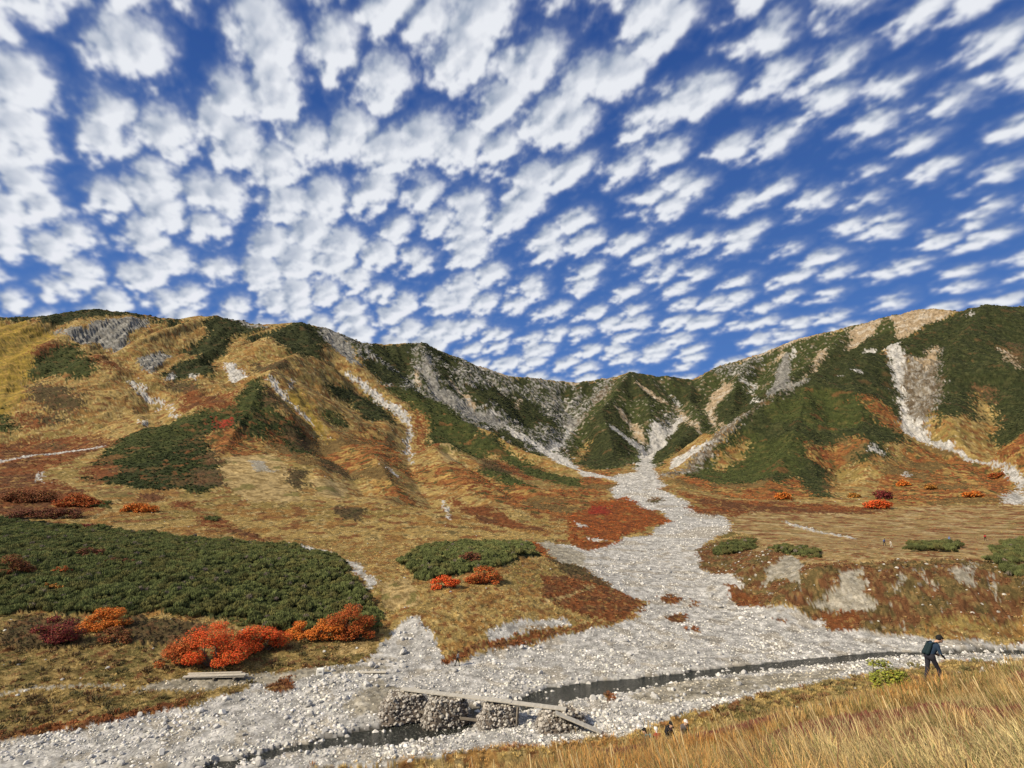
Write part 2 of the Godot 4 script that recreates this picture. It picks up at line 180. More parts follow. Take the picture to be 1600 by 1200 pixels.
	["g", [206.7, 338.9, 277.7, 419.7, 344.1, 458.3, 328.6, 434, 274.4, 389.2, 211.8, 313, 198.3, 321]],
	["c", [781.4, 1037.8, 620.3, 783.7, 599.7, 729.8, 693.7, 800.3, 579.5, 674, 475.2, 562.8, 438.3, 539.7, 420.4, 537.5, 416.3, 544.3, 519.9, 674]],
	["t", [599.7, 729.8, 693.7, 800.3, 643.8, 745.3, 582.2, 699.9]],
	["w", [781.4, 1037.8, 622.2, 783.7, 585.6, 736, 541.3, 691.1, 451.9, 574.7, 421.5, 509, 411.5, 504.7, 408.3, 524.1, 417.6, 544.3, 523.2, 676.8, 549.1, 717.7]],
	["q", [392.5, 509, 412.4, 500.5, 412.1, 441.4, 388.2, 402.5, 296.6, 313, 245.4, 310.4, 233.5, 321, 252, 360.9, 294, 414.5, 340.5, 448.8]],
	["q", [463.1, 492.2, 468.9, 446.9, 401.3, 389.2, 400.5, 405.9, 415.2, 441.4]],
	["g", [572.9, 619.8, 566.6, 601.9, 541.8, 567.6, 452.2, 484, 423.7, 484, 493.7, 539.7]],
	["b", [586.9, 635.6, 595.5, 619.8, 552.5, 574.7, 566.6, 601.9]],
	["t", [736.7, 739.1, 740.6, 726.8, 632.5, 617.2, 666.4, 665.5]],
	["b", [764.8, 761.1, 804.7, 770.7, 721.5, 697, 638.8, 630.2]],
	["w", [410.2, 500.5, 414.6, 474, 410.9, 441.4, 389.7, 404.2, 361.1, 370.1, 385.8, 387.6, 398.6, 407.6, 413.7, 441.4, 420.7, 477.9, 421.9, 511.1]],
	["w", [308.7, 331.9, 369.2, 384.4, 333.7, 340.4, 291.1, 297.8, 286, 305.2]],
	["w", [315.3, 456.4, 334.9, 470, 320.8, 448.8, 309.2, 446.9]],
	["w", [472.4, 694, 498.1, 708.7, 488.7, 691.1]],
	["w", [304.5, 411, 320.9, 421.5, 307.3, 407.6]],
	["w", [752, 1051, 769.4, 1042.2, 560.4, 770.7]],
	["w", [451.2, 691.1, 454.7, 676.8, 449.1, 674]],
	["w", [918.4, 995.2, 833, 874, 819.7, 870.3]],
	["t", [840.9, 1227.2, 890, 1222.1, 913.5, 1186.8, 858.2, 1152.5, 732.2, 1086.8, 814.9, 1176.9]],
	["t", [917.5, 1176.9, 963.8, 1157.3, 972.5, 1128.6, 972, 1059.8, 919.8, 1068.7, 837.7, 1059.8, 878.4, 1119.1]],
	["t", [531.7, 1482, 615.5, 1433.1, 701, 1362.8, 755, 1312.4, 810.6, 1274.4, 864.1, 1248, 901.3, 1201.8, 944.7, 1162.2, 943.8, 1162.2, 899.8, 1201.8, 866.4, 1253.2, 816.2, 1285.1, 762.2, 1329, 706.6, 1380, 614.7, 1439.1, 530.4, 1482]],
	["m", [548.8, 1469.6, 629.2, 1421.1, 709.5, 1357.1, 646.6, 1317.9, 537, 1171.9, 593.8, 1334.5, 582, 1397.5]],
	["k", [716.5, 1296, 639, 1196.8, 587.6, 1119.1, 438, 863, 318.3, 619.8, 351.6, 646.3, 638.7, 1138.1, 716.5, 1274.4]],
	["w", [734.7, 1290.5, 711.9, 1258.5, 713.9, 1242.8, 740.4, 1285.1]],
	["t", [728.1, 1317.9, 691.1, 1301.4, 683.8, 1279.8, 715.8, 1285.1]],
	["w", [419.2, 1451.2, 421.7, 1374.3, 422.7, 1274.4, 430, 1274.4, 444.3, 1391.7, 426.5, 1451.2]],
	["t", [768.6, 1217, 625.4, 1029.2, 390.6, 665.5, 387.2, 654.5, 625.8, 1016.3, 698.6, 1091.3]],
	["k", [337, 643.6, 356.6, 632.9, 389.9, 654.5, 392.6, 662.8, 361.3, 643.6, 465.8, 888.7]],
	["w", [535.7, 1171.9, 566.2, 1171.9, 528.8, 1119.1, 532, 1114.5, 576.6, 1176.9, 555.5, 1206.8]],
	["w", [433.9, 911.4, 297.7, 601.9, 304, 609.5, 527.5, 1095.9]],
	["t", [324.9, 1329, 404.6, 1253.2, 253.8, 627.6, 267, 651.7, 425.8, 1301.4, 333, 1340.2]],
	["t", [572, 1345.8, 428.4, 1119.1, 244.6, 591.9, 249.4, 594.3, 432.5, 1082.2, 501.8, 1133.3]],
	["c", [400.4, 674, 342.7, 632.9, 290.2, 604.4, 241.9, 591.9, 129.6, 446.9, 124.7, 423.2, 228.6, 553.5, 286.9, 594.3, 342.5, 630.2, 399.7, 671.1]],
	["m", [297.8, 1263.8, 320.2, 1171.9, 325.4, 1119.1, 377.7, 1181.8, 365.5, 1082.2, 265.7, 958.4, 130.9, 530.8, 207.9, 900]],
	["p", [248.9, 946.4, 289, 986.9, 352, 1029.2, 249, 627.6, 239.1, 726.8, 168.5, 612]],
	["p", [423.8, 1059.8, 463.4, 1086.8, 533.4, 1133.3, 301.5, 609.5, 251.1, 589.4]],
	["p", [429.6, 1451.2, 521.3, 1475.8, 470.9, 1181.8, 416.5, 1119.1, 433.3, 1329]],
	["w", [291.9, 1167, 282.7, 1033.5, 250.9, 974.6, 143.6, 604.4, 145.8, 567.6, 262.7, 970.5, 303.6, 1055.4, 311.6, 1167]],
	["w", [375, 1114.5, 285.7, 995.2, 210.5, 824.1, 184.8, 688.2, 292.1, 978.7, 362.7, 1064.2]],
	["w", [161.7, 526.3, 188, 609.5, 205.1, 599.3, 222.3, 579.6, 207.8, 533, 175.1, 528.5]],
	["e", [93.7, 922.9, 184.9, 1232.4, 303.9, 1457.3, 367, 1451.2, 462.7, 1457.3, 397.3, 1237.6, 288.1, 1012, 164.4, 665.5, 123, 577.1, 95.6, 572.3, 79.5, 612]],
	["p", [144.8, 1003.6, 170.5, 911.4, 206.3, 903.8, 183.4, 780.5, 126.7, 594.3, 94.9, 582, 82.8, 617.2]],
	["p", [98.9, 934.6, 154.9, 1037.8, 226.8, 1147.6, 276, 1171.9, 246.8, 1073.2, 177.3, 946.4, 141.8, 1012]],
	["p", [260.9, 1285.1, 347.7, 1451.2, 391.5, 1451.2, 389.6, 1345.8, 381.6, 1253.2, 314, 1196.8, 284.9, 1248]],
	["p", [287.2, 1138.1, 289.8, 1059.8, 268.4, 1033.5]],
	["p", [260.1, 950.4, 292.3, 974.6, 213, 714.7, 207.4, 748.4]],
	["q", [70.3, 599.3, 95.6, 572.3, 123, 577.1, 87.5, 437.7, 69.6, 464.1]],
	["g", [109.2, 892.5, 142.7, 962.4, 85.7, 638.2, 74.4, 632.9]],
	["w", [180, 930.7, 200.9, 892.5, 208.6, 827.6, 244.7, 938.5, 219, 946.4, 189.7, 958.4]],
	["t", [234.3, 1133.3, 238.9, 1016.3, 240.6, 946.4, 250.6, 962.4, 263.3, 1055.4, 249.1, 1167]],
	["w", [282.7, 1033.5, 201, 817.3, 136.3, 562.8, 149.2, 558.1, 197.3, 742.2, 306.8, 1033.5]],
	["w", [297.4, 1003.6, 244.3, 938.5, 203.2, 754.7, 301.3, 986.9]],
	["t", [329.6, 1345.8, 380.8, 1258.5, 392.8, 1279.8, 341.1, 1368.5]],
	["f", [112.1, 317, 171.5, 305.2, 205.4, 294.3, 245.4, 310.4, 291.5, 299.6, 296.2, 290.8, 97.1, 97.9, 81.3, 99.7, 59.6, 104.5, 57.9, 128.1, 63.7, 160.8, 100.4, 240.1]],
	["r", [108.8, 386, 114.6, 323.7, 178.4, 317, 211.5, 302.7, 197.9, 283.9, 134.3, 285.6, 105.7, 254.9, 106.5, 287.3]],
	["w", [127, 247.4, 115.9, 216.9, 107.9, 182.4, 104.3, 161.8, 106.9, 165.7, 110, 185.7, 122.7, 228.9, 128.7, 250.4]],
	["u", [56.9, 158, 78.4, 192.4, 83.2, 182.4, 72.4, 153.3, 59.9, 143.6]],
	["r", [28.9, 108.4, 32.7, 112.3, 33.5, 108.4, 31.7, 105.2, 29, 105.2]],
	["r", [27, 96.7, 30.2, 99.1, 31.7, 96.7, 29.7, 93.3, 27.2, 93.9]],
	["r", [34.9, 109.7, 36.3, 106.4, 34.5, 102.7]],
	["r", [22.9, 98.5, 24.9, 100.9, 24.6, 97.9]],
	["r", [43.1, 108.4, 46.3, 108.4, 44.3, 102.1, 42.2, 103.3]],
	["r", [53, 95, 55.7, 93.9, 55.2, 90.6, 51.4, 89]],
	["r", [60.4, 87.9, 63.4, 88.4, 63.1, 86.8, 60.6, 86.8]],
	["r", [43.9, 94.4, 46.1, 94.4, 45.4, 92.8]],
	["r", [10.9, 65.6, 12.6, 66.3, 11.9, 63.6, 10.8, 63.2]],
	["r", [68.5, 269, 76, 272.3, 70, 253.4]],
	["r", [28.6, 90, 30.6, 91.1, 29.8, 88.4]],
	["u", [-94.3, 80.8, -79.6, 85.3, -55.1, 79.4, -33, 77.5, -20.2, 83.3, -17.9, 76.1, -19.7, 72.2, -27.8, 68, -43.1, 63.6, -55, 61, -67.4, 59.9]],
	["p", [-219.6, 181.3, -189.5, 195.9, -155.1, 181.3, -100, 166.7, -65.8, 161.8, -47.3, 144.4, -31.4, 104.5, -22.5, 91.1, -20.5, 84.3, -34.2, 79.9, -38.4, 82.8, -45.2, 82.8, -55.6, 85.3, -65.5, 82.8, -72.7, 84.3, -76.1, 83.8, -93, 79.9]],
	["b", [-59.6, 83.3, -47.2, 81.3, -42.9, 78.9, -42.4, 73.9, -51.2, 74.8]],
	["b", [-74.1, 79.9, -70.8, 82.3, -61.5, 80.3, -56.5, 73.5, -64.2, 71.7]],
	["n", [-25.1, 78, -20.7, 79.9, -18.8, 74.8, -22.7, 73.5]],
	["u", [-67.9, 60.3, -54.6, 60.7, -42.3, 62.5, -30, 64.8, -29.2, 63.2, -34, 59.6, -41.9, 55.5, -46.8, 52.9, -53.7, 49]],
	["r", [-48.3, 51.6, -46.7, 52.9, -41.6, 55.1, -33.8, 59.2, -34.6, 60.3, -42.9, 56.5, -48.1, 54.1, -50.2, 53.2]],
	["s", [-60.6, 59.9, -48.2, 62.9, -43.8, 63.6, -44.1, 64, -49, 63.6, -61.1, 60.3]],
	["s", [-42.2, 62.9, -37.4, 66, -27.8, 68, -19.5, 71.3, -14.6, 71.3, -26.9, 66, -35.9, 62.5]],
	["r", [-27.8, 64, -28.2, 65.6, -26.3, 67.2, -25.2, 65.6, -25.8, 63.6]],
	["g", [-33, 138.5, -31.2, 162.8, 8.3, 172.8, 15.2, 141.8, 23.8, 102.1, 13.3, 88.4, 2.8, 82.3, -6.9, 75.2, -9.5, 75.2, -14, 85.8, -21.4, 91.7]],
	["p", [-26.4, 123.6, -28, 156.1, -16.1, 167.7, 6.1, 168.7, 6.5, 130.4, 0, 117.1, -12.3, 104.5, -18.1, 102.7]],
	["r", [5.3, 113, 18.3, 119.2, 25, 102.1, 17.1, 92.2, 10.9, 93.9, 5.7, 97.3]],
	["b", [8.4, 141.8, 16.2, 136.8, 21.2, 113, 11.1, 117.1]],
	["r", [-9.7, 74.3, 0.1, 80.3, 10.1, 86.8, 21.8, 96.2, 22, 97.3, 10.2, 88.4, -0.1, 81.8, -10, 75.7]],
	["v", [-3.4, 82.8, 0, 84.8, 9.6, 91.7, 9.3, 89, -2.8, 80.3]],
	["n", [-25.6, 103.3, -19.9, 105.2, -14.2, 90, -20.8, 91.7]],
	["o", [5.8, 173.8, 9.2, 167.7, 10.3, 131.2, 7.3, 146.2]],
	["s", [8.5, 168.7, 12.8, 171.8, 20.7, 155.2, 17.5, 140.2, 12, 129.7]],
	["n", [3.8, 92.8, 9.4, 99.7, 17.2, 112.3, 17.3, 113.7, 9.4, 101.5, 3.8, 93.3]],
	["j", [54, 156.1, 67.5, 170.8, 65.1, 143.6, 61, 107.1, 79.8, 103.3, 106.3, 99.7, 87.1, 83.8, 67.4, 85.8, 54.5, 89, 50.8, 95, 45.3, 102.1, 48.1, 116.4, 46.8, 138.5]],
	["s", [63.9, 103.3, 65.8, 103.9, 65.4, 101.5, 63.9, 100.3, 64.7, 98.5, 62.5, 96.7, 62.2, 93.9, 60, 92.2, 57.8, 93.3, 55.2, 92.8, 54.5, 95.6, 52.5, 96.7, 55.7, 97.9, 57, 99.1, 59.4, 99.7, 61.3, 102.1]],
	["s", [61, 121.4, 64.1, 122.1, 60, 111, 57.6, 109, 54.8, 102.7, 53, 105.2, 53.3, 109.7, 49.5, 110.3, 52.9, 113, 53.8, 115.7, 56.9, 116.4]],
	["s", [79, 98.5, 81.8, 98.5, 82, 97.3, 88.2, 100.3, 83.9, 96.7, 82, 96.2, 81.1, 94.4, 79.1, 95, 77.8, 95.6]],
	["s", [70.9, 100.3, 68.9, 96.2, 66.7, 93.9, 67, 93.9, 70.1, 96.7, 71.5, 100.3]],
	["s", [75.3, 99.7, 73.3, 96.2, 72.3, 93.3, 72.6, 93.3, 73.9, 96.2, 76.2, 100.3]],
	["s", [86.6, 96.7, 83.1, 93.9, 80.8, 90.6, 81.7, 91.1, 83.8, 93.9, 86.5, 96.2]],
	["g", [65, 89, 89.5, 85.8, 85.3, 82.3, 66.4, 85.8]],
	["u", [19.8, 58.9, 26.4, 61.8, 35.9, 64.8, 48.1, 70.4, 58.7, 73.5, 79.8, 77.5, 45.9, 45.9, 30.4, 54.5, 20.9, 53.8]],
	["s", [13.9, 64.8, 22, 69.2, 31.8, 70, 43.3, 71.7, 37.6, 66.3, 24.7, 62.5, 14.9, 60.3]],
	["s", [-15.9, 68.4, -12.8, 64.8, -12.9, 59.2, -18.7, 59.6, -17.3, 64]],
	["r", [52.8, 93.9, 57.5, 93.3, 56.6, 89, 51, 88.4]],
	["r", [44.7, 115, 48.3, 108.4, 45.6, 97.9, 43.2, 105.8]],
	["w", [84, 426.8, 100.1, 439.5, 147.4, 601.9, 208.4, 838.1, 252.1, 954.4, 263.9, 954.4, 185.9, 688.2, 127.6, 462.2, 118.7, 409.3, 108.8, 370.1, 72.8, 371.7]],
	["w", [49.7, 685.4, 62.1, 614.6, 62.1, 488.1, 71.4, 448.8, 84.3, 418, 89.6, 439.5, 77.3, 480, 77, 584.5, 73.2, 668.3, 64.1, 783.7]],
]

func _ready() -> void:
	setup_view()
	setup_noise()
	build_ground()
	stream()
	bridge()
	scatter()
	thickets()
	shrubs()
	boulders()
	near_grass()
	people()

func noise_of(seed_: int, period: float, octaves := 1, kind := FastNoiseLite.TYPE_SIMPLEX_SMOOTH) -> FastNoiseLite:
	var n := FastNoiseLite.new()
	n.noise_type = kind
	n.seed = seed_
	n.frequency = 1.0 / period
	n.fractal_type = FastNoiseLite.FRACTAL_FBM if octaves > 1 else FastNoiseLite.FRACTAL_NONE
	n.fractal_octaves = octaves
	return n

# ---------------------------------------------------------------- camera, sky, sun
func setup_view() -> void:
	var cam := Camera3D.new()
	cam.name = "camera"
	cam.fov = 73.74
	cam.near = 0.1
	cam.far = 6000.0
	cam.position = Vector3(0, EYE, 0)
	cam.rotation_degrees = Vector3(12.68, 0, 0)
	add_child(cam)
	cam.current = true
	var sun := DirectionalLight3D.new()
	sun.name = "sun"
	sun.light_color = Color(1.0, 0.94, 0.84)
	sun.light_energy = 1.6
	sun.light_angular_distance = 0.5
	sun.shadow_enabled = true
	sun.look_at_from_position(Vector3(-0.70, 0.58, 0.42), Vector3.ZERO)
	add_child(sun)
	var env := Environment.new()
	env.background_mode = Environment.BG_SKY
	env.tonemap_mode = Environment.TONE_MAPPER_LINEAR
	env.tonemap_exposure = 1.38
	env.sdfgi_enabled = true
	env.ssao_enabled = true
	env.ssil_enabled = true
	var sky := Sky.new()
	var pano := PanoramaSkyMaterial.new()
	pano.panorama = ImageTexture.create_from_image(sky_image())
	sky.sky_material = pano
	env.sky = sky
	env.background_energy_multiplier = 0.75
	var we := WorldEnvironment.new()
	we.name = "daylight"
	we.environment = env
	add_child(we)

func sky_image() -> Image:
	n_puff = noise_of(11, 0.056, 5)
	n_cell = noise_of(5, 0.086, 1, FastNoiseLite.TYPE_CELLULAR)
	n_cell.cellular_return_type = FastNoiseLite.RETURN_DISTANCE
	n_cell.cellular_distance_function = FastNoiseLite.DISTANCE_EUCLIDEAN
	n_cell.cellular_jitter = 0.8
	n_band = noise_of(3, 0.22, 2)
	n_wide = noise_of(8, 1.5, 2)
	n_fray = noise_of(21, 0.021, 3)
	var half := SKY_W / 4
	sky_rows = in_parallel(sky_row, half)
	var bytes := PackedByteArray()
	for r in half:
		bytes.append_array(sky_rows[r])
	var low := PackedByteArray()
	low.resize(SKY_W * 3)
	for i in SKY_W:
		low[i * 3] = 118
		low[i * 3 + 1] = 122
		low[i * 3 + 2] = 120
	for r in half:
		bytes.append_array(low)
	sky_rows.clear()
	return Image.create_from_data(SKY_W, SKY_W / 2, false, Image.FORMAT_RGB8, bytes)

# how much cloud stands over the point (x, z) of a layer one unit up
func cloud_at(a: float, b: float, fine: float) -> float:
	var p := n_puff.get_noise_2d(a * 0.8, b * 1.1)
	var q := n_puff.get_noise_2d(a * 0.8 + 40.0, b * 1.1)
	var c := 0.60 - (n_cell.get_noise_2d(a * 0.68 + p * 0.02, b * 1.10 + q * 0.02) + 1.0)
	var s := n_band.get_noise_2d(a * 0.16, b * 1.0 + 0.2 * n_wide.get_noise_2d(a * 2.0, b * 2.0))
	var w := n_wide.get_noise_2d(a * 0.8 + 3.0, b * 0.8)
	return 1.45 * c + 0.36 * p + 0.36 * s + 0.32 * w - 0.225 + fine * 0.12 * n_fray.get_noise_2d(a * 0.8, b)

func sky_row(r: int) -> PackedByteArray:
	var row := PackedByteArray()
	row.resize(SKY_W * 3)
	var up := (0.5 - (r + 0.5) / (SKY_W / 2.0)) * PI
	var y := sin(up)
	var flat := cos(up) / (y + 0.28)
	var fine := clampf(y * 4.0, 0.0, 1.0)
	var deep := clampf((y - 0.12) / 0.75, 0.0, 1.0)
	var blue := Vector3(0.11, 0.26, 0.64).lerp(Vector3(0.014, 0.054, 0.235), pow(deep, 0.6))
	var ba := deg_to_rad(-39.0)
	for i in SKY_W:
		var az := ((i + 0.5) / SKY_W - 0.5) * TAU
		var x := sin(az) * flat
		var z := cos(az) * flat
		var a := x * sin(ba) + z * cos(ba)
		var b := x * cos(ba) - z * sin(ba)
		var n := cloud_at(a, b, fine)
		var cover := 0.84 * smoothstep(-0.24, 0.30, n) + 0.16 * smoothstep(-0.62, 0.0, n)
		var c := blue
		if cover > 0.0:
			# the side towards the sun is whiter, thick middles are greyer
			var n2 := cloud_at(a - 0.010, b - 0.018, 0.0)
			var lit := clampf(0.47 + (n - n2) * 1.3 + clampf(n, -0.3, 0.3) * 0.7 - maxf(n - 0.34, 0.0) * 0.45, 0.0, 1.0)
			var white := Vector3(0.34, 0.40, 0.51).lerp(Vector3(0.83, 0.85, 0.89), lit)
			c = blue.lerp(white, cover * 0.96)
		var o := i * 3
		row[o] = int(255.0 * sqrt_srgb(c.x))
		row[o + 1] = int(255.0 * sqrt_srgb(c.y))
		row[o + 2] = int(255.0 * sqrt_srgb(c.z))
	return row

func sqrt_srgb(v: float) -> float:
	v = clampf(v, 0.0, 1.0)
	return 12.92 * v if v < 0.0031308 else 1.055 * pow(v, 1.0 / 2.4) - 0.055

# ---------------------------------------------------------------- ground
const NT := 977
const T0 := -1.22
const DT := 0.0025
var rowd := PackedFloat32Array()
var hh := []          # a row of heights for each row
var kk := []          # a row of cover kinds for each row
var crest_segs := []  # per crest: flat arrays
var rbf_x := PackedFloat32Array()
var rbf_y := PackedFloat32Array()
var rbf_w := PackedFloat32Array()
var rbf_c := 0.0

func setup_noise() -> void:
	n_rib = noise_of(41, 60.0, 3)
	n_big = noise_of(42, 150.0, 4)
	n_mid = noise_of(43, 22.0, 3)
	n_small = noise_of(44, 6.0, 3)
	n_fine = noise_of(45, 1.6, 2)
	n_warp1 = noise_of(46, 45.0, 3)
	n_warp2 = noise_of(47, 9.0, 2)

func solve_floor() -> void:
	var n := FLOOR.size() / 3
	var a := []
	for i in n:
		rbf_x.append(FLOOR[i * 3] / FLOOR[i * 3 + 2])
		rbf_y.append(log(FLOOR[i * 3 + 2]))
	for i in n:
		var r := PackedFloat64Array()
		r.resize(n + 2)
		for j in n:
			r[j] = sqrt((rbf_x[i] - rbf_x[j]) ** 2 + (rbf_y[i] - rbf_y[j]) ** 2)
		r[i] = -0.004
		r[n] = 1.0
		r[n + 1] = FLOOR[i * 3 + 1]
		a.append(r)
	var last := PackedFloat64Array()
	last.resize(n + 2)
	for j in n:
		last[j] = 1.0
	a.append(last)
	for i in n + 1:
		var p := i
		for j in range(i + 1, n + 1):
			if absf(a[j][i]) > absf(a[p][i]):
				p = j
		var t = a[i]
		a[i] = a[p]
		a[p] = t
		var ri: PackedFloat64Array = a[i]
		for j in range(i + 1, n + 1):
			var rj: PackedFloat64Array = a[j]
			var f := rj[i] / ri[i]
			if f != 0.0:
				for k in range(i, n + 2):
					rj[k] -= f * ri[k]
				a[j] = rj
	var x := PackedFloat64Array()
	x.resize(n + 1)
	for i in range(n, -1, -1):
		var s: float = a[i][n + 1]
		for k in range(i + 1, n + 1):
			s -= a[i][k] * x[k]
		x[i] = s / a[i][i]
	for i in n:
		rbf_w.append(x[i])
	rbf_c = x[n]

func floor_at(x: float, d: float) -> float:
	var px := x / d
	var py := log(d)
	var s := rbf_c
	for i in rbf_w.size():
		var ax := px - rbf_x[i]
		var ay := py - rbf_y[i]
		s += rbf_w[i] * sqrt(ax * ax + ay * ay)
	return s

const EDGE_X := [-40.0, -20.0, -12.0, -6.0, 3.0, 9.0, 14.0, 17.5, 24.0, 45.0, 90.0]
const EDGE_D := [1.0, 6.0, 13.0, 20.5, 26.0, 28.5, 28.0, 25.0, 26.0, 34.0, 50.0]
func hillside_at(x: float, d: float) -> float:
	var e: float = EDGE_D[0]
	for i in EDGE_X.size() - 1:
		if x >= EDGE_X[i]:
			e = lerpf(EDGE_D[i], EDGE_D[i + 1], clampf((x - EDGE_X[i]) / (EDGE_X[i + 1] - EDGE_X[i]), 0.0, 1.0))
	var h := 20.1 - 0.36 * d + 0.165 * x + 0.4 * n_mid.get_noise_2d(x, d)
	var over := d - e
	if over > -4.0:
		h -= 0.62 * pow(over + 4.0, 2.0) / 16.0 if over < 4.0 else 0.62 * over
	h -= 0.85 * exp(-pow((x - 6.8) / 4.5, 2.0) - pow((d - 25.0) / 3.6, 2.0))
	return h

func mountain_at(x: float, d: float) -> float:
	var best := -1000.0
	var second := -1000.0
	var cand := PackedFloat32Array()
	for ci in crest_segs.size():
		var cs: PackedFloat32Array = crest_segs[ci]
		var slope := cs[0]
		var big := cs[1]
		var mine := -1000.0
		var k := 3
		while k < cs.size():
			var ax := x - cs[k]
			var ad := d - cs[k + 1]
			var ex := cs[k + 3]
			var ed := cs[k + 4]
			var f := clampf((ax * ex + ad * ed) / cs[k + 6], 0.0, 1.0)
			var gx := ax - ex * f
			var gd := ad - ed * f
			var near := sqrt(gx * gx + gd * gd) + 0.001
			var h := cs[k + 2] + cs[k + 5] * f - big * (1.0 - exp(-slope * near / big))
			k += 7
			if h > best - 25.0:
				mine = maxf(mine, h)
				cand.append_array([h, gx, gd, near, ci])
		if mine > best:
			second = best
			best = mine
		elif mine > second:
			second = mine
	# ribs and gullies run down from each crest; the crest itself is rounded
	var sum := 0.0
	var weight := 0.0
	for c in range(0, cand.size(), 5):
		var w := 1.0 - (best - cand[c]) / 25.0
		if w > 0.0:
			w *= w
			var near := cand[c + 3]
			var strong: float = crest_segs[int(cand[c + 4])][2]
			var gx := cand[c + 1]
			var gd := cand[c + 2]
			var n := n_rib.get_noise_3d(x - gx + gx / near * 45.0, d - gd + gd / near * 45.0, near * 0.2 + cand[c + 4] * 77.0)
			sum += w * ((n * 32.0 - 4.0) * minf(near / 90.0, 1.0) * strong - 3.0 * exp(-near / 14.0))
			weight += w
	var e := clampf(0.5 + 0.5 * (second - best) / 9.0, 0.0, 1.0)
	return lerpf(best, second, e) + 9.0 * e * (1.0 - e) + sum / weight

func height_at(x: float, d: float) -> float:
	var h := -50.0
	if d > 35.0:
		h = floor_at(x, d)
		var rough := clampf((d - 150.0) / 250.0, 0.0, 1.0)
		h += rough * 2.5 * n_big.get_noise_2d(x, d) + (0.12 + 0.5 * rough) * n_mid.get_noise_2d(x, d)
	if d < 75.0:
		h = maxf(h, hillside_at(x, d))
	if d > 150.0:
		var m := mountain_at(x, d)
		if m > h - 12.0:
			m += 5.0 * n_big.get_noise_2d(x + 900.0, d) * clampf((m - h) / 60.0, 0.0, 1.0) + 2.2 * n_mid.get_noise_2d(x, d) * clampf((m - h) / 30.0, 0.0, 1.0)
			var e := clampf(0.5 + 0.5 * (m - h) / 12.0, 0.0, 1.0)
			h = lerpf(h, m, e) + 12.0 * e * (1.0 - e)
	return h

func gully_at(x: float, d: float) -> float:
	var cut := 0.0
	for g in gully_segs:
		if x < g[0] or x > g[1] or d < g[2] or d > g[3]:
			continue
		var s: PackedFloat32Array = g[4]
		var near := 1e9
		for k in range(0, s.size() - 2, 2):
			var ex := s[k + 2] - s[k]
			var ed := s[k + 3] - s[k + 1]
			var f := clampf(((x - s[k]) * ex + (d - s[k + 1]) * ed) / (ex * ex + ed * ed), 0.0, 1.0)
			near = minf(near, Vector2(x - s[k] - ex * f, d - s[k + 1] - ed * f).length())
		cut = maxf(cut, g[5] * maxf(0.0, 1.0 - near / g[6]) * smoothstep(0.0, 1.0, 2.0 - near / g[6] * 2.0))
	return cut

var gully_segs := []

func height_row(j: int) -> PackedFloat32Array:
	var row := PackedFloat32Array()
	row.resize(NT)
	var d := rowd[j]
	for i in NT:
		row[i] = height_at((T0 + DT * i) * d, d) - (gully_at((T0 + DT * i) * d, d) if d > 200.0 else 0.0)
	return row

# runs what(0) ... what(count - 1) on four threads, each with results of its own, and hands back all results in order
func in_parallel(what: Callable, count: int) -> Array:
	var hands := []
	for k in 4:
		var t := Thread.new()
		t.start(every_fourth.bind(what, k, count))
		hands.append(t)
	var parts := []
	for t in hands:
		parts.append(t.wait_to_finish())
	var all := []
	for j in count:
		all.append(parts[j % 4][j / 4])
	return all

func every_fourth(what: Callable, from: int, count: int) -> Array:
	var mine := []
	for j in range(from, count, 4):
		mine.append(what.call(j))
	return mine

func build_ground() -> void:
	solve_floor()
	for c in CRESTS:
		var cs := PackedFloat32Array([c[0], c[1], c[2]])
		var p: Array = c[3]
		for k in range(0, p.size() - 3, 3):
			var ex: float = p[k + 3] - p[k]
			var ed: float = p[k + 5] - p[k + 2]
			var l2 := ex * ex + ed * ed
			cs.append_array(PackedFloat32Array([p[k], p[k + 2], p[k + 1], ex, ed, p[k + 4] - p[k + 1], l2]))
		crest_segs.append(cs)
	for g in GULLIES:
		var p := PackedFloat32Array(g[2])
		var b := [1e9, -1e9, 1e9, -1e9]
		for k in range(0, p.size(), 2):
			b = [minf(b[0], p[k]), maxf(b[1], p[k]), minf(b[2], p[k + 1]), maxf(b[3], p[k + 1])]
		gully_segs.append([b[0] - g[1], b[1] + g[1], b[2] - g[1], b[3] + g[1], p, g[0], g[1]])
	var d := 2.0
	while d < 1900.0:
		rowd.append(d)
		d *= 1.022 if d < 50.0 else 1.006 if d < 300.0 else 1.0042
	kk.resize(rowd.size())
	cc.resize(rowd.size())
	hh = in_parallel(height_row, rowd.size())
	outline_cover()
	var covered := in_parallel(cover_row, rowd.size())
	var heights := []
	for j in rowd.size():
		heights.append(covered[j][0])
		kk[j] = covered[j][1]
		cc[j] = covered[j][2]
	hh = heights
	print("rows ", rowd.size(), " ", Time.get_ticks_msec())
	mesh_ground()

func row_of(d: float) -> float:
	var lo := 0
	var hi := rowd.size() - 1
	while hi - lo > 1:
		var m := (lo + hi) / 2
		if rowd[m] <= d:
			lo = m
		else:
			hi = m
	return lo + clampf((d - rowd[lo]) / (rowd[hi] - rowd[lo]), 0.0, 1.0)

func ground(x: float, d: float) -> float:
	var j := row_of(d)
	var i := clampf((x / d - T0) / DT, 0.0, NT - 1.001)
	var j0 := mini(int(j), rowd.size() - 2)
	var i0 := int(i)
	var f := i - i0
	return lerpf(lerpf(hh[j0][i0], hh[j0][i0 + 1], f), lerpf(hh[j0 + 1][i0], hh[j0 + 1][i0 + 1], f), j - j0)


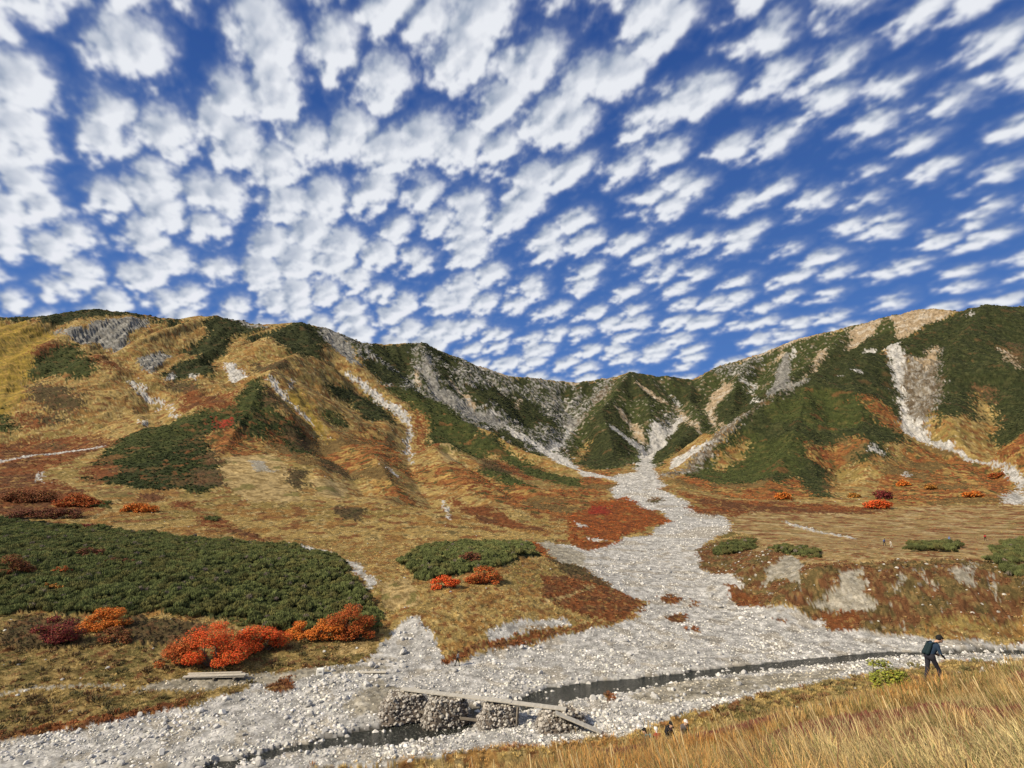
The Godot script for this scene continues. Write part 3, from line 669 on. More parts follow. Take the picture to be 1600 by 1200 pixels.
# linear base colours of each ground cover: first the main one, then others with the noise that places them and its threshold
const KINDS := {
	"g": [[0.385, 0.275, 0.10], [0.28, 0.205, 0.068, 4, 0.08], [0.32, 0.185, 0.06, 0, 0.14], [0.49, 0.37, 0.165, 1, 0.24], [0.23, 0.11, 0.042, 2, 0.26], [0.17, 0.13, 0.05, 1, 0.38]],
	"y": [[0.36, 0.25, 0.05], [0.27, 0.20, 0.05, 0, 0.1], [0.42, 0.27, 0.075, 1, 0.2]],
	"n": [[0.50, 0.37, 0.17], [0.30, 0.21, 0.085, 1, 0.1], [0.24, 0.20, 0.07, 0, 0.25]],
	"r": [[0.20, 0.075, 0.028], [0.145, 0.066, 0.03, 0, 0.1], [0.30, 0.18, 0.065, 1, 0.28]],
	"q": [[0.28, 0.128, 0.042], [0.38, 0.245, 0.08, 0, 0.06], [0.20, 0.07, 0.028, 1, 0.18], [0.10, 0.085, 0.03, 2, 0.26], [0.17, 0.115, 0.045, 4, 0.2]],
	"o": [[0.25, 0.085, 0.026], [0.18, 0.06, 0.022, 1, 0.2], [0.30, 0.16, 0.05, 2, 0.35]],
	"x": [[0.30, 0.045, 0.025], [0.22, 0.05, 0.025, 1, 0.1]],
	"p": [[0.044, 0.052, 0.020], [0.032, 0.040, 0.016, 1, 0.1], [0.066, 0.070, 0.028, 2, 0.2], [0.10, 0.07, 0.03, 0, 0.42]],
	"l": [[0.064, 0.076, 0.024], [0.046, 0.058, 0.019, 1, 0.12], [0.095, 0.09, 0.03, 2, 0.28], [0.15, 0.085, 0.032, 0, 0.40]],
	"h": [[0.050, 0.062, 0.021], [0.11, 0.075, 0.03, 0, 0.16], [0.038, 0.05, 0.018, 1, 0.1], [0.18, 0.08, 0.03, 2, 0.34]],
	"b": [[0.105, 0.075, 0.036], [0.15, 0.085, 0.04, 0, 0.1], [0.08, 0.07, 0.03, 1, 0.2]],
	"w": [[0.54, 0.525, 0.485], [0.42, 0.405, 0.37, 1, 0.1], [0.64, 0.62, 0.58, 2, 0.2]],
	"t": [[0.43, 0.335, 0.22], [0.34, 0.25, 0.15, 1, 0.1], [0.52, 0.45, 0.35, 0, 0.2]],
	"k": [[0.25, 0.245, 0.22], [0.18, 0.17, 0.15, 1, 0.1], [0.36, 0.35, 0.32, 2, 0.22]],
	"c": [[0.23, 0.195, 0.145], [0.34, 0.32, 0.28, 1, 0.05], [0.15, 0.115, 0.075, 2, 0.1]],
	"m": [[0.052, 0.062, 0.025], [0.30, 0.29, 0.265, 1, 0.12], [0.20, 0.18, 0.14, 2, 0.24], [0.44, 0.425, 0.39, 0, 0.34]],
	"e": [[0.062, 0.075, 0.026], [0.05, 0.06, 0.02, 1, 0.1], [0.20, 0.155, 0.085, 0, 0.3], [0.36, 0.32, 0.25, 2, 0.42]],
	"v": [[0.525, 0.515, 0.48], [0.44, 0.425, 0.395, 1, 0.1], [0.60, 0.585, 0.55, 2, 0.15], [0.45, 0.415, 0.35, 0, 0.22]],
	"s": [[0.38, 0.345, 0.27], [0.44, 0.41, 0.34, 1, 0.1], [0.32, 0.29, 0.22, 2, 0.2]],
	"u": [[0.25, 0.18, 0.065], [0.18, 0.145, 0.05, 0, 0.05], [0.38, 0.275, 0.11, 1, 0.15], [0.19, 0.09, 0.038, 2, 0.3]],
	"j": [[0.165, 0.078, 0.035], [0.14, 0.105, 0.042, 0, 0.05], [0.25, 0.165, 0.068, 1, 0.2], [0.36, 0.33, 0.27, 2, 0.52]],
	"f": [[0.42, 0.285, 0.12], [0.25, 0.115, 0.05, 3, 0.06], [0.30, 0.22, 0.085, 1, 0.2], [0.50, 0.38, 0.19, 2, 0.22]],
	"d": [[0.10, 0.095, 0.08], [0.16, 0.15, 0.13, 1, 0.1]],
	"H": [[0.17, 0.11, 0.045], [0.12, 0.085, 0.035, 1, 0.05], [0.13, 0.055, 0.032, 2, 0.2]],
}
# how far low scrub, tussocks or stones stand out of the ground, by kind
const RELIEF := {"p": 1.1, "l": 0.9, "h": 1.0, "b": 0.8, "q": 0.6, "r": 0.5, "o": 0.5, "x": 0.9, "m": 2.4, "e": 1.2, "k": 0.8, "c": 1.8, "w": 0.7, "t": 0.7, "g": 0.35, "y": 0.3, "j": 0.8, "s": 0.2, "v": 0.12, "u": 0.15}
const ROCKY := ["m", "c", "k", "t", "w"]
var kind_list := []
var cover_polys := []
var cc := []
var h0 := []
var n_lic: FastNoiseLite

func outline_cover() -> void:
	kind_list = KINDS.keys()
	for c in COVER:
		var p: Array = c[1]
		var poly := PackedVector2Array()
		var lo := 1e9
		var hi := -1e9
		var a := 1e9
		var b := -1e9
		for k in range(0, p.size(), 2):
			poly.append(Vector2(p[k], p[k + 1]))
			lo = minf(lo, p[k + 1])
			hi = maxf(hi, p[k + 1])
			a = minf(a, p[k] / p[k + 1])
			b = maxf(b, p[k] / p[k + 1])
		cover_polys.append([kind_list.find(c[0]), poly, lo - lo * 0.02, hi + hi * 0.02, a - 0.03, b + 0.03])
	h0 = hh
	n_lic = noise_of(58, 7.0, 3)
	n_patch = [noise_of(51, 38.0, 4), noise_of(52, 9.0, 4), noise_of(53, 14.0, 4), noise_of(54, 14.0, 4), noise_of(55, 110.0, 3)]
	n_patch_near = [noise_of(51, 7.0, 4), noise_of(52, 1.6, 4), noise_of(53, 2.4, 4), noise_of(54, 9.0, 4), noise_of(55, 30.0, 3)]

var n_patch := []
var n_patch_near := []

# 1 in the middle of the stream, 0 on its banks
func stream_depth(x: float, d: float) -> float:
	var best := 0.0
	var p := Vector2(x + 0.5 * n_warp2.get_noise_2d(x * 3.0, d * 3.0), d + 0.5 * n_warp2.get_noise_2d(x * 3.0 + 70.0, d * 3.0))
	for i in STREAM_NEAR.size() / 2 - 1:
		var a := Vector2(STREAM_NEAR[i * 2] + STREAM_FAR[i * 2], STREAM_NEAR[i * 2 + 1] + STREAM_FAR[i * 2 + 1]) * 0.5
		var b := Vector2(STREAM_NEAR[i * 2 + 2] + STREAM_FAR[i * 2 + 2], STREAM_NEAR[i * 2 + 3] + STREAM_FAR[i * 2 + 3]) * 0.5
		var l := b - a
		var f := clampf((p - a).dot(l) / l.length_squared(), 0.0, 1.0)
		var q := a + l * f
		var w0 := Vector2(STREAM_NEAR[i * 2] - STREAM_FAR[i * 2], STREAM_NEAR[i * 2 + 1] - STREAM_FAR[i * 2 + 1]).length() * 0.5
		var w1 := Vector2(STREAM_NEAR[i * 2 + 2] - STREAM_FAR[i * 2 + 2], STREAM_NEAR[i * 2 + 3] - STREAM_FAR[i * 2 + 3]).length() * 0.5
		best = maxf(best, smoothstep(1.15, 0.75, p.distance_to(q) / lerpf(w0, w1, f)))
	return best

func cover_row(j: int) -> Array:
	var d := rowd[j]
	var kinds := PackedByteArray()
	kinds.resize(NT)
	var cols := PackedColorArray()
	cols.resize(NT)
	var far := clampf((d - 90.0) / 300.0, 0.0, 1.0)
	var here := []
	for c in cover_polys:
		if c[2] <= d and d <= c[3]:
			here.append(c)
	var base := kind_list.find("g")
	var hill := kind_list.find("H")
	var row: PackedFloat32Array = hh[j].duplicate()
	var wide := lerpf(1.0, 5.0, far)
	var mix := RandomNumberGenerator.new()
	mix.seed = j * 31 + 7
	var pts := PackedVector2Array()
	pts.resize(NT)
	var loose := PackedVector2Array()
	loose.resize(NT)
	for i in NT:
		var x := (T0 + DT * i) * d
		kinds[i] = hill if d < 52.0 and row[i] > 2.2 else base
		var wx := n_warp2.get_noise_2d(x, d) * 1.1 * (1.0 + far) + n_warp1.get_noise_2d(x, d) * wide
		var wd := n_warp2.get_noise_2d(x + 400.0, d) * 1.1 * (1.0 + far) + n_warp1.get_noise_2d(x, d + 700.0) * wide
		pts[i] = Vector2(x + wx + mix.randf_range(-1, 1) * d * 0.004, d + wd + mix.randf_range(-1, 1) * d * 0.006)
		loose[i] = pts[i] + Vector2(mix.randf_range(-1, 1), mix.randf_range(-1, 1) * 1.5) * d * (0.003 + 0.009 * mix.randf() * far)
	for c in here:
		var i0 := clampi(int((c[4] - T0) / DT), 0, NT - 1)
		var i1 := clampi(int((c[5] - T0) / DT) + 1, 0, NT - 1)
		var poly: PackedVector2Array = c[1]
		var kind: int = c[0]
		var from := pts if kind_list[kind] in ["w", "t", "k", "v", "s", "n"] else loose
		for i in range(i0, i1 + 1):
			if kinds[i] != hill and Geometry2D.is_point_in_polygon(from[i], poly):
				kinds[i] = kind
	if d > 40.0 and d < 115.0:
		var wet := kind_list.find("d")
		for i in NT:
			var deep := stream_depth((T0 + DT * i) * d, d)
			if deep > 0.0 and kinds[i] != hill:
				row[i] -= 0.55 * deep
				if deep > 0.35:
					kinds[i] = wet
	for i in NT:
		var x := (T0 + DT * i) * d
		var name_: String = kind_list[kinds[i]]
		var recipe: Array = KINDS[name_]
		var first: Array = recipe[0]
		var c := Color(first[0], first[1], first[2])
		var set_: Array = n_patch if d > 170.0 else n_patch_near
		# streaks that follow the fall line of the slope
		var streak := 0.0
		if d > 170.0 and j > 5 and j < rowd.size() - 6 and i > 5 and i < NT - 6:
			var sx: float = (h0[j][i + 5] - h0[j][i - 5]) / (DT * 10.0 * d)
			var sd: float = (h0[j + 5][i] - h0[j - 5][i]) / (rowd[j + 5] - rowd[j - 5]) - sx * (T0 + DT * i)
			var sl := sqrt(sx * sx + sd * sd)
			if sl > 0.08:
				var far_step := 3.0 + d * 0.004
				for k in range(-4, 5):
					streak += n_lic.get_noise_2d(x + sx / sl * k * far_step, d + sd / sl * k * far_step)
				streak *= 0.22 * minf(sl * 3.0, 1.0)
		for k in range(1, recipe.size()):
			var r: Array = recipe[k]
			var src: FastNoiseLite = set_[int(r[3])]
			var n := src.get_noise_2d(x, d + row[i] * 0.8) + streak * 0.32
			var e := smoothstep(r[4] - 0.02, r[4] + 0.035, n)
			if e > 0.0:
				c = c.lerp(Color(r[0], r[1], r[2]), e)
		var g := 1.0 + 0.22 * n_fine.get_noise_2d(x * 0.7, d * 0.7) + 0.18 * n_small.get_noise_2d(x * 0.8, d * 0.8) + 0.15 * streak
		cols[i] = Color(c.r * g, c.g * g, c.b * g)
		var bump: float = RELIEF.get(name_, 0.0)
		if bump > 0.0:
			var s := absf(n_small.get_noise_2d(x + 99.0, d)) if d > 170.0 else absf(n_fine.get_noise_2d(x * 0.8, d * 0.8))
			row[i] += bump * (1.0 - 2.2 * s) * (1.0 if d > 170.0 else 0.5)
		row[i] += streak * clampf((row[i] - 25.0) / 60.0, 0.0, 1.0) * (6.0 if name_ in ROCKY else 0.9)
	return [row, kinds, cols]

func ground_material(seed_: int, near: float, far: float, dark: float, cells := false) -> StandardMaterial3D:
	var m := StandardMaterial3D.new()
	m.vertex_color_use_as_albedo = true
	m.roughness = 1.0
	m.metallic_specular = 0.2
	m.albedo_texture = noise_texture(seed_, 22.0 if cells else 30.0, 3 if cells else 5, dark, 1.0, 512, cells)
	m.uv1_triplanar = true
	m.uv1_world_triplanar = true
	m.uv1_scale = Vector3.ONE / near
	m.detail_enabled = true
	m.detail_blend_mode = BaseMaterial3D.BLEND_MODE_MUL
	m.detail_albedo = noise_texture(seed_ + 1, 40.0, 5, dark, 1.0, 512)
	m.detail_uv_layer = BaseMaterial3D.DETAIL_UV_2
	m.uv2_triplanar = true
	m.uv2_world_triplanar = true
	m.uv2_scale = Vector3.ONE / far
	return m

func mesh_ground() -> void:
	var v := PackedVector3Array()
	var nn := PackedVector3Array()
	var colors := PackedColorArray()
	for j in rowd.size():
		var d := rowd[j]
		var r: PackedFloat32Array = hh[j]
		colors.append_array(cc[j])
		var j0 := maxi(j - 1, 0)
		var j1 := mini(j + 1, rowd.size() - 1)
		var ra: PackedFloat32Array = hh[j0]
		var rb: PackedFloat32Array = hh[j1]
		var gap := rowd[j1] - rowd[j0]
		for i in NT:
			v.append(Vector3((T0 + DT * i) * d, r[i], -d))
			var i0 := maxi(i - 1, 0)
			var i1 := mini(i + 1, NT - 1)
			var dx := (r[i1] - r[i0]) / (DT * (i1 - i0) * d)
			var t := T0 + DT * i
			nn.append(Vector3(-dx, 1, (rb[i] - ra[i]) / gap - dx * t).normalized())
	# 0 hillside, 1 riverbed, 2 valley floor, 3 mountains
	var idx := [PackedInt32Array(), PackedInt32Array(), PackedInt32Array(), PackedInt32Array()]
	var bed := [kind_list.find("v"), kind_list.find("d"), kind_list.find("s"), kind_list.find("w")]
	var hill := kind_list.find("H")
	for j in rowd.size() - 1:
		var kinds: PackedByteArray = kk[j]
		for i in NT - 1:
			var a := j * NT + i
			var k := kinds[i]
			var part := 0 if k == hill else 1 if k in bed and rowd[j] < 480.0 else 2 if rowd[j] < 300.0 else 3
			idx[part].append_array([a, a + NT, a + 1, a + 1, a + NT, a + NT + 1])
	var mats := [ground_material(90, 3.0, 17.0, 0.55), ground_material(92, 6.0, 31.0, 0.60, true), ground_material(94, 6.0, 37.0, 0.6), ground_material(96, 45.0, 160.0, 0.62)]
	for part in 4:
		var used := {}
		var map := PackedInt32Array()
		map.resize(v.size())
		map.fill(-1)
		var vv := PackedVector3Array()
		var vn := PackedVector3Array()
		var vc := PackedColorArray()
		var ii: PackedInt32Array = idx[part]
		for k in ii.size():
			var o := ii[k]
			if map[o] < 0:
				map[o] = vv.size()
				vv.append(v[o])
				vn.append(nn[o])
				vc.append(colors[o] * 1.42)
			ii[k] = map[o]
		var arr := []
		arr.resize(Mesh.ARRAY_MAX)
		arr[Mesh.ARRAY_VERTEX] = vv
		arr[Mesh.ARRAY_NORMAL] = vn
		arr[Mesh.ARRAY_COLOR] = vc
		arr[Mesh.ARRAY_INDEX] = ii
		var m := ArrayMesh.new()
		m.add_surface_from_arrays(Mesh.PRIMITIVE_TRIANGLES, arr)
		obj(["hillside", "riverbed", "valley_floor", "mountains"][part], m, mats[part]).set_meta("kind", "structure")
	print("meshed ", Time.get_ticks_msec())

# ---------------------------------------------------------------- helpers
var rng := RandomNumberGenerator.new()

func tag(o: Node3D, label: String, category: String, group := "", kind := "") -> Node3D:
	o.set_meta("label", label)
	o.set_meta("category", category)
	if group:
		o.set_meta("group", group)
	if kind:
		o.set_meta("kind", kind)
	return o

func numbered(called: String) -> String:
	if not has_node(called):
		return called
	var k := 1
	while has_node("%s_%03d" % [called, k]):
		k += 1
	return "%s_%03d" % [called, k]

func base(called: String, at: Vector3, turn := 0.0) -> Node3D:
	var o := Node3D.new()
	o.name = numbered(called)
	o.position = at
	o.rotation.y = turn
	add_child(o)
	return o

func obj(called: String, mesh: Mesh, mat: Material, parent: Node3D = self) -> MeshInstance3D:
	var o := MeshInstance3D.new()
	o.name = numbered(called) if parent == self else called
	o.mesh = mesh
	o.material_override = mat
	parent.add_child(o, true)
	return o

func many(called: String, mesh: Mesh, mat: Material, where: Array, tint: Array, parent: Node3D = self) -> MultiMeshInstance3D:
	var mm := MultiMesh.new()
	mm.transform_format = MultiMesh.TRANSFORM_3D
	mm.use_colors = true
	mm.mesh = mesh
	mm.instance_count = where.size()
	for k in where.size():
		mm.set_instance_transform(k, where[k])
		mm.set_instance_color(k, tint[k])
	var o := MultiMeshInstance3D.new()
	o.name = numbered(called) if parent == self else called
	o.multimesh = mm
	o.material_override = mat
	parent.add_child(o, true)
	return o

func plain(c: Color, rough := 0.9, tinted := false, backlight := 0.0) -> StandardMaterial3D:
	var m := StandardMaterial3D.new()
	m.albedo_color = c.linear_to_srgb()
	m.roughness = rough
	m.metallic_specular = 0.3
	m.vertex_color_use_as_albedo = tinted
	if backlight > 0.0:
		m.backlight_enabled = true
		m.backlight = Color(backlight, backlight, backlight)
	return m

func noise_texture(seed_: int, period: float, octaves: int, dark: float, light: float, size := 512, cells := false) -> NoiseTexture2D:
	var n := noise_of(seed_, period, octaves, FastNoiseLite.TYPE_CELLULAR if cells else FastNoiseLite.TYPE_SIMPLEX_SMOOTH)
	if cells:
		n.cellular_return_type = FastNoiseLite.RETURN_CELL_VALUE
	var t := NoiseTexture2D.new()
	t.width = size
	t.height = size
	t.seamless = true
	t.noise = n
	var g := Gradient.new()
	g.set_color(0, Color(dark, dark, dark))
	g.set_color(1, Color(light, light, light))
	t.color_ramp = g
	return t

# a lump with uneven faces
func stone_mesh(seed_: int, fine := false, flat := 0.7) -> ArrayMesh:
	var r := RandomNumberGenerator.new()
	r.seed = seed_
	var p := [Vector3(1, 0, 0), Vector3(-1, 0, 0), Vector3(0, 1, 0), Vector3(0, -1, 0), Vector3(0, 0, 1), Vector3(0, 0, -1)]
	var f := [[0, 4, 2], [4, 1, 2], [1, 5, 2], [5, 0, 2], [4, 0, 3], [1, 4, 3], [5, 1, 3], [0, 5, 3]]
	for turn in (2 if fine else 1):
		var g := []
		var mid := {}
		for t in f:
			var m := []
			for k in 3:
				var a: int = mini(t[k], t[(k + 1) % 3])
				var b: int = maxi(t[k], t[(k + 1) % 3])
				var key := a * 1000 + b
				if not mid.has(key):
					mid[key] = p.size()
					p.append((p[a] + p[b]).normalized())
				m.append(mid[key])
			g.append_array([[t[0], m[0], m[2]], [m[0], t[1], m[1]], [m[2], m[1], t[2]], [m[0], m[1], m[2]]])
		f = g
	var cut := []
	for k in 7:
		cut.append([Vector3(r.randf_range(-1, 1), r.randf_range(-1, 1), r.randf_range(-1, 1)).normalized(), r.randf_range(0.48, 0.82)])
	var st := SurfaceTool.new()
	st.begin(Mesh.PRIMITIVE_TRIANGLES)
	var q := []
	for v in p:
		var w: Vector3 = v * r.randf_range(0.9, 1.06)
		for c in cut:
			var over: float = w.dot(c[0]) - c[1]
			if over > 0.0:
				w -= c[0] * over
		q.append(Vector3(w.x, w.y * flat, w.z * 0.85))
	for t in f:
		for k in [0, 2, 1]:
			st.add_vertex(q[t[k]])
	return st.commit()

# a tuft of twigs that point up and out; each twig is a slim three-sided spike
func tuft_mesh(seed_: int, count: int, high: float, wide: float, thick: float) -> ArrayMesh:
	var r := RandomNumberGenerator.new()
	r.seed = seed_
	var st := SurfaceTool.new()
	st.begin(Mesh.PRIMITIVE_TRIANGLES)
	for k in count:
		var a := r.randf() * TAU
		var q := sqrt(r.randf()) * wide
		var root := Vector3(cos(a) * q * 0.55, r.randf_range(-0.05, 0.3) * high, sin(a) * q * 0.55)
		var tip := Vector3(cos(a) * q, high * (1.0 - 0.45 * q * q / (wide * wide)) * r.randf_range(0.75, 1.1), sin(a) * q)
		var along := (tip - root).normalized()
		var s := along.cross(Vector3(r.randf_range(-1, 1), 0.2, r.randf_range(-1, 1))).normalized() * thick
		var c := along.cross(s)
		var m := root.lerp(tip, 0.62)
		var ring := [m + s, m - s * 0.5 + c * 0.86, m - s * 0.5 - c * 0.86]
		for i in 3:
			st.add_vertex(tip)
			st.add_vertex(ring[i])
			st.add_vertex(ring[(i + 1) % 3])
			st.add_vertex(root)
			st.add_vertex(ring[(i + 1) % 3])
			st.add_vertex(ring[i])
	return st.commit()

# a tussock of bent grass blades
func blades_mesh(seed_: int, count: int, high: float, wide: float, thick: float, lean: Vector3) -> ArrayMesh:
	var r := RandomNumberGenerator.new()
	r.seed = seed_
	var st := SurfaceTool.new()
	st.begin(Mesh.PRIMITIVE_TRIANGLES)
	for k in count:
		var a := r.randf() * TAU
		var q := sqrt(r.randf()) * wide
		var p := Vector3(cos(a) * q, -0.03, sin(a) * q)
		var h := high * r.randf_range(0.45, 1.1)
		var out := Vector3(cos(a), 0, sin(a)) * r.randf_range(0.1, 0.75) * h + lean * h * r.randf_range(0.3, 1.4)
		var side := Vector3(-sin(a + r.randf_range(-1, 1)), 0, cos(a)) .normalized() * thick
		var p1 := p + Vector3(0, h * 0.45, 0) + out * 0.25
		var p2 := p + Vector3(0, h * 0.82, 0) + out * 0.62
		var p3 := p + Vector3(0, h * 0.97, 0) + out * 1.1
		for t in [[p - side, p1 - side * 0.9, p + side], [p + side, p1 - side * 0.9, p1 + side * 0.9], [p1 - side * 0.9, p2 - side * 0.6, p1 + side * 0.9], [p1 + side * 0.9, p2 - side * 0.6, p2 + side * 0.6], [p2 - side * 0.6, p3, p2 + side * 0.6]]:
			for v in t:
				st.add_vertex(v)
	return st.commit()

func put_box(st: SurfaceTool, t: Transform3D, size: Vector3, bevel := 0.0) -> void:
	var h := size / 2
	var e := minf(bevel, minf(h.x, minf(h.y, h.z)) * 0.8)
	for axis in 3:
		for s in [-1.0, 1.0]:
			var u := (axis + 1) % 3
			var w := (axis + 2) % 3
			var pts := []
			for c in [[-1, -1], [1, -1], [1, 1], [-1, 1]]:
				var v := Vector3.ZERO
				v[axis] = h[axis] * s
				v[u] = (h[u] - e) * c[0]
				v[w] = (h[w] - e) * c[1]
				pts.append(t * v)
			for k in ([0, 2, 1, 0, 3, 2] if s > 0 else [0, 1, 2, 0, 2, 3]):
				st.add_vertex(pts[k])
			if e > 0.0:
				for c in [[u, w], [w, u]]:
					for s2 in [-1.0, 1.0]:
						if axis < c[0] or true:
							var a := Vector3.ZERO
							a[axis] = h[axis] * s
							a[c[0]] = (h[c[0]] - e) * s2
							a[c[1]] = -(h[c[1]] - e)
							var b := a
							b[c[1]] = h[c[1]] - e
							var a2 := a
							a2[axis] = (h[axis] - e) * s
							a2[c[0]] = h[c[0]] * s2
							var b2 := b
							b2[axis] = (h[axis] - e) * s
							b2[c[0]] = h[c[0]] * s2
							if axis < int(c[0]):
								for v in [a, b, b2, a, b2, a2]:
									st.add_vertex(t * v)

func box_mesh(size: Vector3, bevel := 0.012) -> ArrayMesh:
	var st := SurfaceTool.new()
	st.begin(Mesh.PRIMITIVE_TRIANGLES)
	put_box(st, Transform3D(), size, bevel)
	return st.commit()

# a box from a to b, turned along the line
func beam_at(a: Vector3, b: Vector3) -> Transform3D:
	var x := (b - a).normalized()
	var z := x.cross(Vector3.UP).normalized()
	return Transform3D(Basis(x, z.cross(x), z), (a + b) / 2)

func spot(p: Array, k: int) -> Vector3:
	return Vector3(p[k * 2], ground(p[k * 2], p[k * 2 + 1]), -p[k * 2 + 1])

func turned(at: Vector3, size: Vector3, yaw := 0.0, tilt := 0.0) -> Transform3D:
	return Transform3D(Basis(Vector3.UP, yaw) * Basis(Vector3.RIGHT, tilt) * Basis.from_scale(size), at)

# ---------------------------------------------------------------- what grows and lies on the ground
func scatter() -> void:
	rng.seed = 20
	var pine := []
	var pine_c := []
	var scrub := []
	var scrub_c := []
	var grass := []
	var grass_c := []
	var stone := [[], [], []]
	var stone_c := [[], [], []]
	var name_of := kind_list
	for j in range(2, rowd.size() - 2):
		var d := rowd[j]
		if d < 46.0 or d > 1300.0:
			continue
		var step := rowd[j + 1] - d
		var px := d / 512.0
		var kinds: PackedByteArray = kk[j]
		var row: PackedFloat32Array = hh[j]
		var colors: PackedColorArray = cc[j]
		for i in range(40, NT - 40):
			var n: String = name_of[kinds[i]]
			var r := rng.randf()
			var x := (T0 + DT * (i + rng.randf())) * d
			var dd := d + step * rng.randf()
			if n in ["p", "l", "h", "m", "e"]:
				if d < 175.0:
					continue
				var c: Color = colors[i]
				if r < 0.42 and c.g > c.r * 0.95:
					var s := maxf(1.3, px * 1.6) * rng.randf_range(0.6, 1.4)
					pine.append(turned(Vector3(x, row[i] - 0.25 * s, -dd), Vector3(s, s * rng.randf_range(0.55, 0.85), s), rng.randf() * TAU))
					var g := rng.randf_range(0.7, 1.5)
					pine_c.append(Color(c.r * g, c.g * g, c.b * g))
			elif n in ["r", "q", "o", "x", "b", "j", "f"] or n == "g" and d > 240.0 and r < 0.04:
				var c: Color = colors[i]
				if r < (0.22 if n != "f" else 0.10) and c.r < 0.30:
					var s := maxf(0.45, px * 1.6) * rng.randf_range(0.6, 1.3) * (0.6 if n == "f" else 1.0)
					scrub.append(turned(Vector3(x, row[i] - 0.2 * s, -dd), Vector3(s, s * rng.randf_range(0.5, 0.9), s), rng.randf() * TAU))
					var g := rng.randf_range(0.85, 1.5)
					var o := rng.randf() * 0.35 if n in ["q", "x", "o"] else 0.0
					scrub_c.append(Color(c.r * g * (1.0 + o), c.g * g * (1.0 + o * 0.25), c.b * g))
				elif n == "j" and r > 0.965:
					var s := 0.1 + 0.35 * pow(rng.randf(), 2.5)
					stone[0].append(turned(Vector3(x, row[i], -dd), Vector3(s, s, s), rng.randf() * TAU))
					stone_c[0].append(Color(0.42, 0.40, 0.35) * rng.randf_range(0.5, 1.1))
			elif n in ["g", "u", "n"]:
				if d < 240.0 and r < 0.30:
					var c: Color = colors[i]
					var s := maxf(0.4, px * 1.7) * rng.randf_range(0.6, 1.3)
					grass.append(turned(Vector3(x, row[i] - 0.03, -dd), Vector3(s, s * 0.75, s), rng.randf() * TAU))
					var g := rng.randf_range(0.95, 1.5)
					grass_c.append(Color(c.r * g, c.g * g, c.b * g))
				elif n == "u" and r > 0.93 and r < 0.955:
					var s := rng.randf_range(0.5, 1.1)
					scrub.append(turned(Vector3(x, row[i] - 0.1, -dd), Vector3(s, s * 0.7, s), rng.randf() * TAU))
					scrub_c.append(Color(0.16, 0.085, 0.04).lerp(Color(0.12, 0.11, 0.045), rng.randf()))
				elif r > 0.9982:
					var s := maxf(0.18, px * 0.45) * rng.randf_range(0.6, 1.8)
					stone[0].append(turned(Vector3(x, row[i], -dd), Vector3(s, s, s), rng.randf() * TAU))
					stone_c[0].append(Color(0.5, 0.49, 0.45) * rng.randf_range(0.6, 1.0))
			elif n in ["v", "s", "w", "k", "c"] and d < 700.0:
				var much := 0.60 if n == "v" else 0.16 if n == "w" else 0.32 if n == "s" else 0.1
				if r < much:
					var s := maxf(0.12, px * 0.5) * (0.5 + 1.7 * pow(rng.randf(), 4.0)) * (1.0 + 0.8 * n_small.get_noise_2d(x * 0.6, dd * 0.6))
					if n == "s":
						s *= 0.7
					var k := rng.randi() % 3
					stone[k].append(turned(Vector3(x, row[i] + s * 0.1, -dd), Vector3(s, s * rng.randf_range(0.7, 1.1), s * rng.randf_range(0.7, 1.0)), rng.randf() * TAU, rng.randf_range(-0.3, 0.3)))
					var g := rng.randf_range(0.36, 0.66) if rng.randf() > 0.2 else rng.randf_range(0.18, 0.36)
					if n in ["k", "c"]:
						g *= 0.75
					if n == "s":
						stone_c[k].append(Color(g * 0.88, g * 0.80, g * 0.64))
						continue
					stone_c[k].append(Color(g, g * 0.97, g * rng.randf_range(0.84, 0.95)))
			elif n == "d" and r < 0.09:
				var s := 0.18 + 0.4 * pow(rng.randf(), 3.0)
				stone[1].append(turned(Vector3(x, row[i] + 0.1, -dd), Vector3(s, s * 1.2, s), rng.randf() * TAU))
				var g := rng.randf_range(0.3, 0.55)
				stone_c[1].append(Color(g, g * 0.97, g * 0.9))
	print("scatter ", pine.size(), " ", scrub.size(), " ", grass.size(), " ", stone[0].size() * 3, " ", Time.get_ticks_msec())
	tag(many("dwarf_pine_scrub", tuft_mesh(3, 26, 1.0, 0.75, 0.13), plain(Color.WHITE, 0.9, true), pine, pine_c), "dark green dwarf pine scrub covering the mountain slopes", "pine scrub", "", "stuff")
	tag(many("low_scrub", tuft_mesh(7, 18, 1.0, 0.8, 0.10), plain(Color.WHITE, 0.95, true), scrub, scrub_c), "rust and brown low scrub spread over slopes and banks", "scrub", "", "stuff")
	tag(many("meadow_grass", blades_mesh(9, 16, 0.8, 0.5, 0.045, Vector3.ZERO), plain(Color.WHITE, 0.95, true), grass, grass_c), "straw-coloured tussock grass on meadow, mound and river banks", "grass", "", "stuff")
	for k in 3:
		tag(many("river_gravel", stone_mesh(30 + k), plain(Color.WHITE, 0.9, true), stone[k], stone_c[k]), ["pale grey river stones strewn over the gravel bed", "whitish cobbles filling the gravel bed and fan", "angular grey rubble over riverbed and scree gullies"][k], "gravel", "", "stuff")

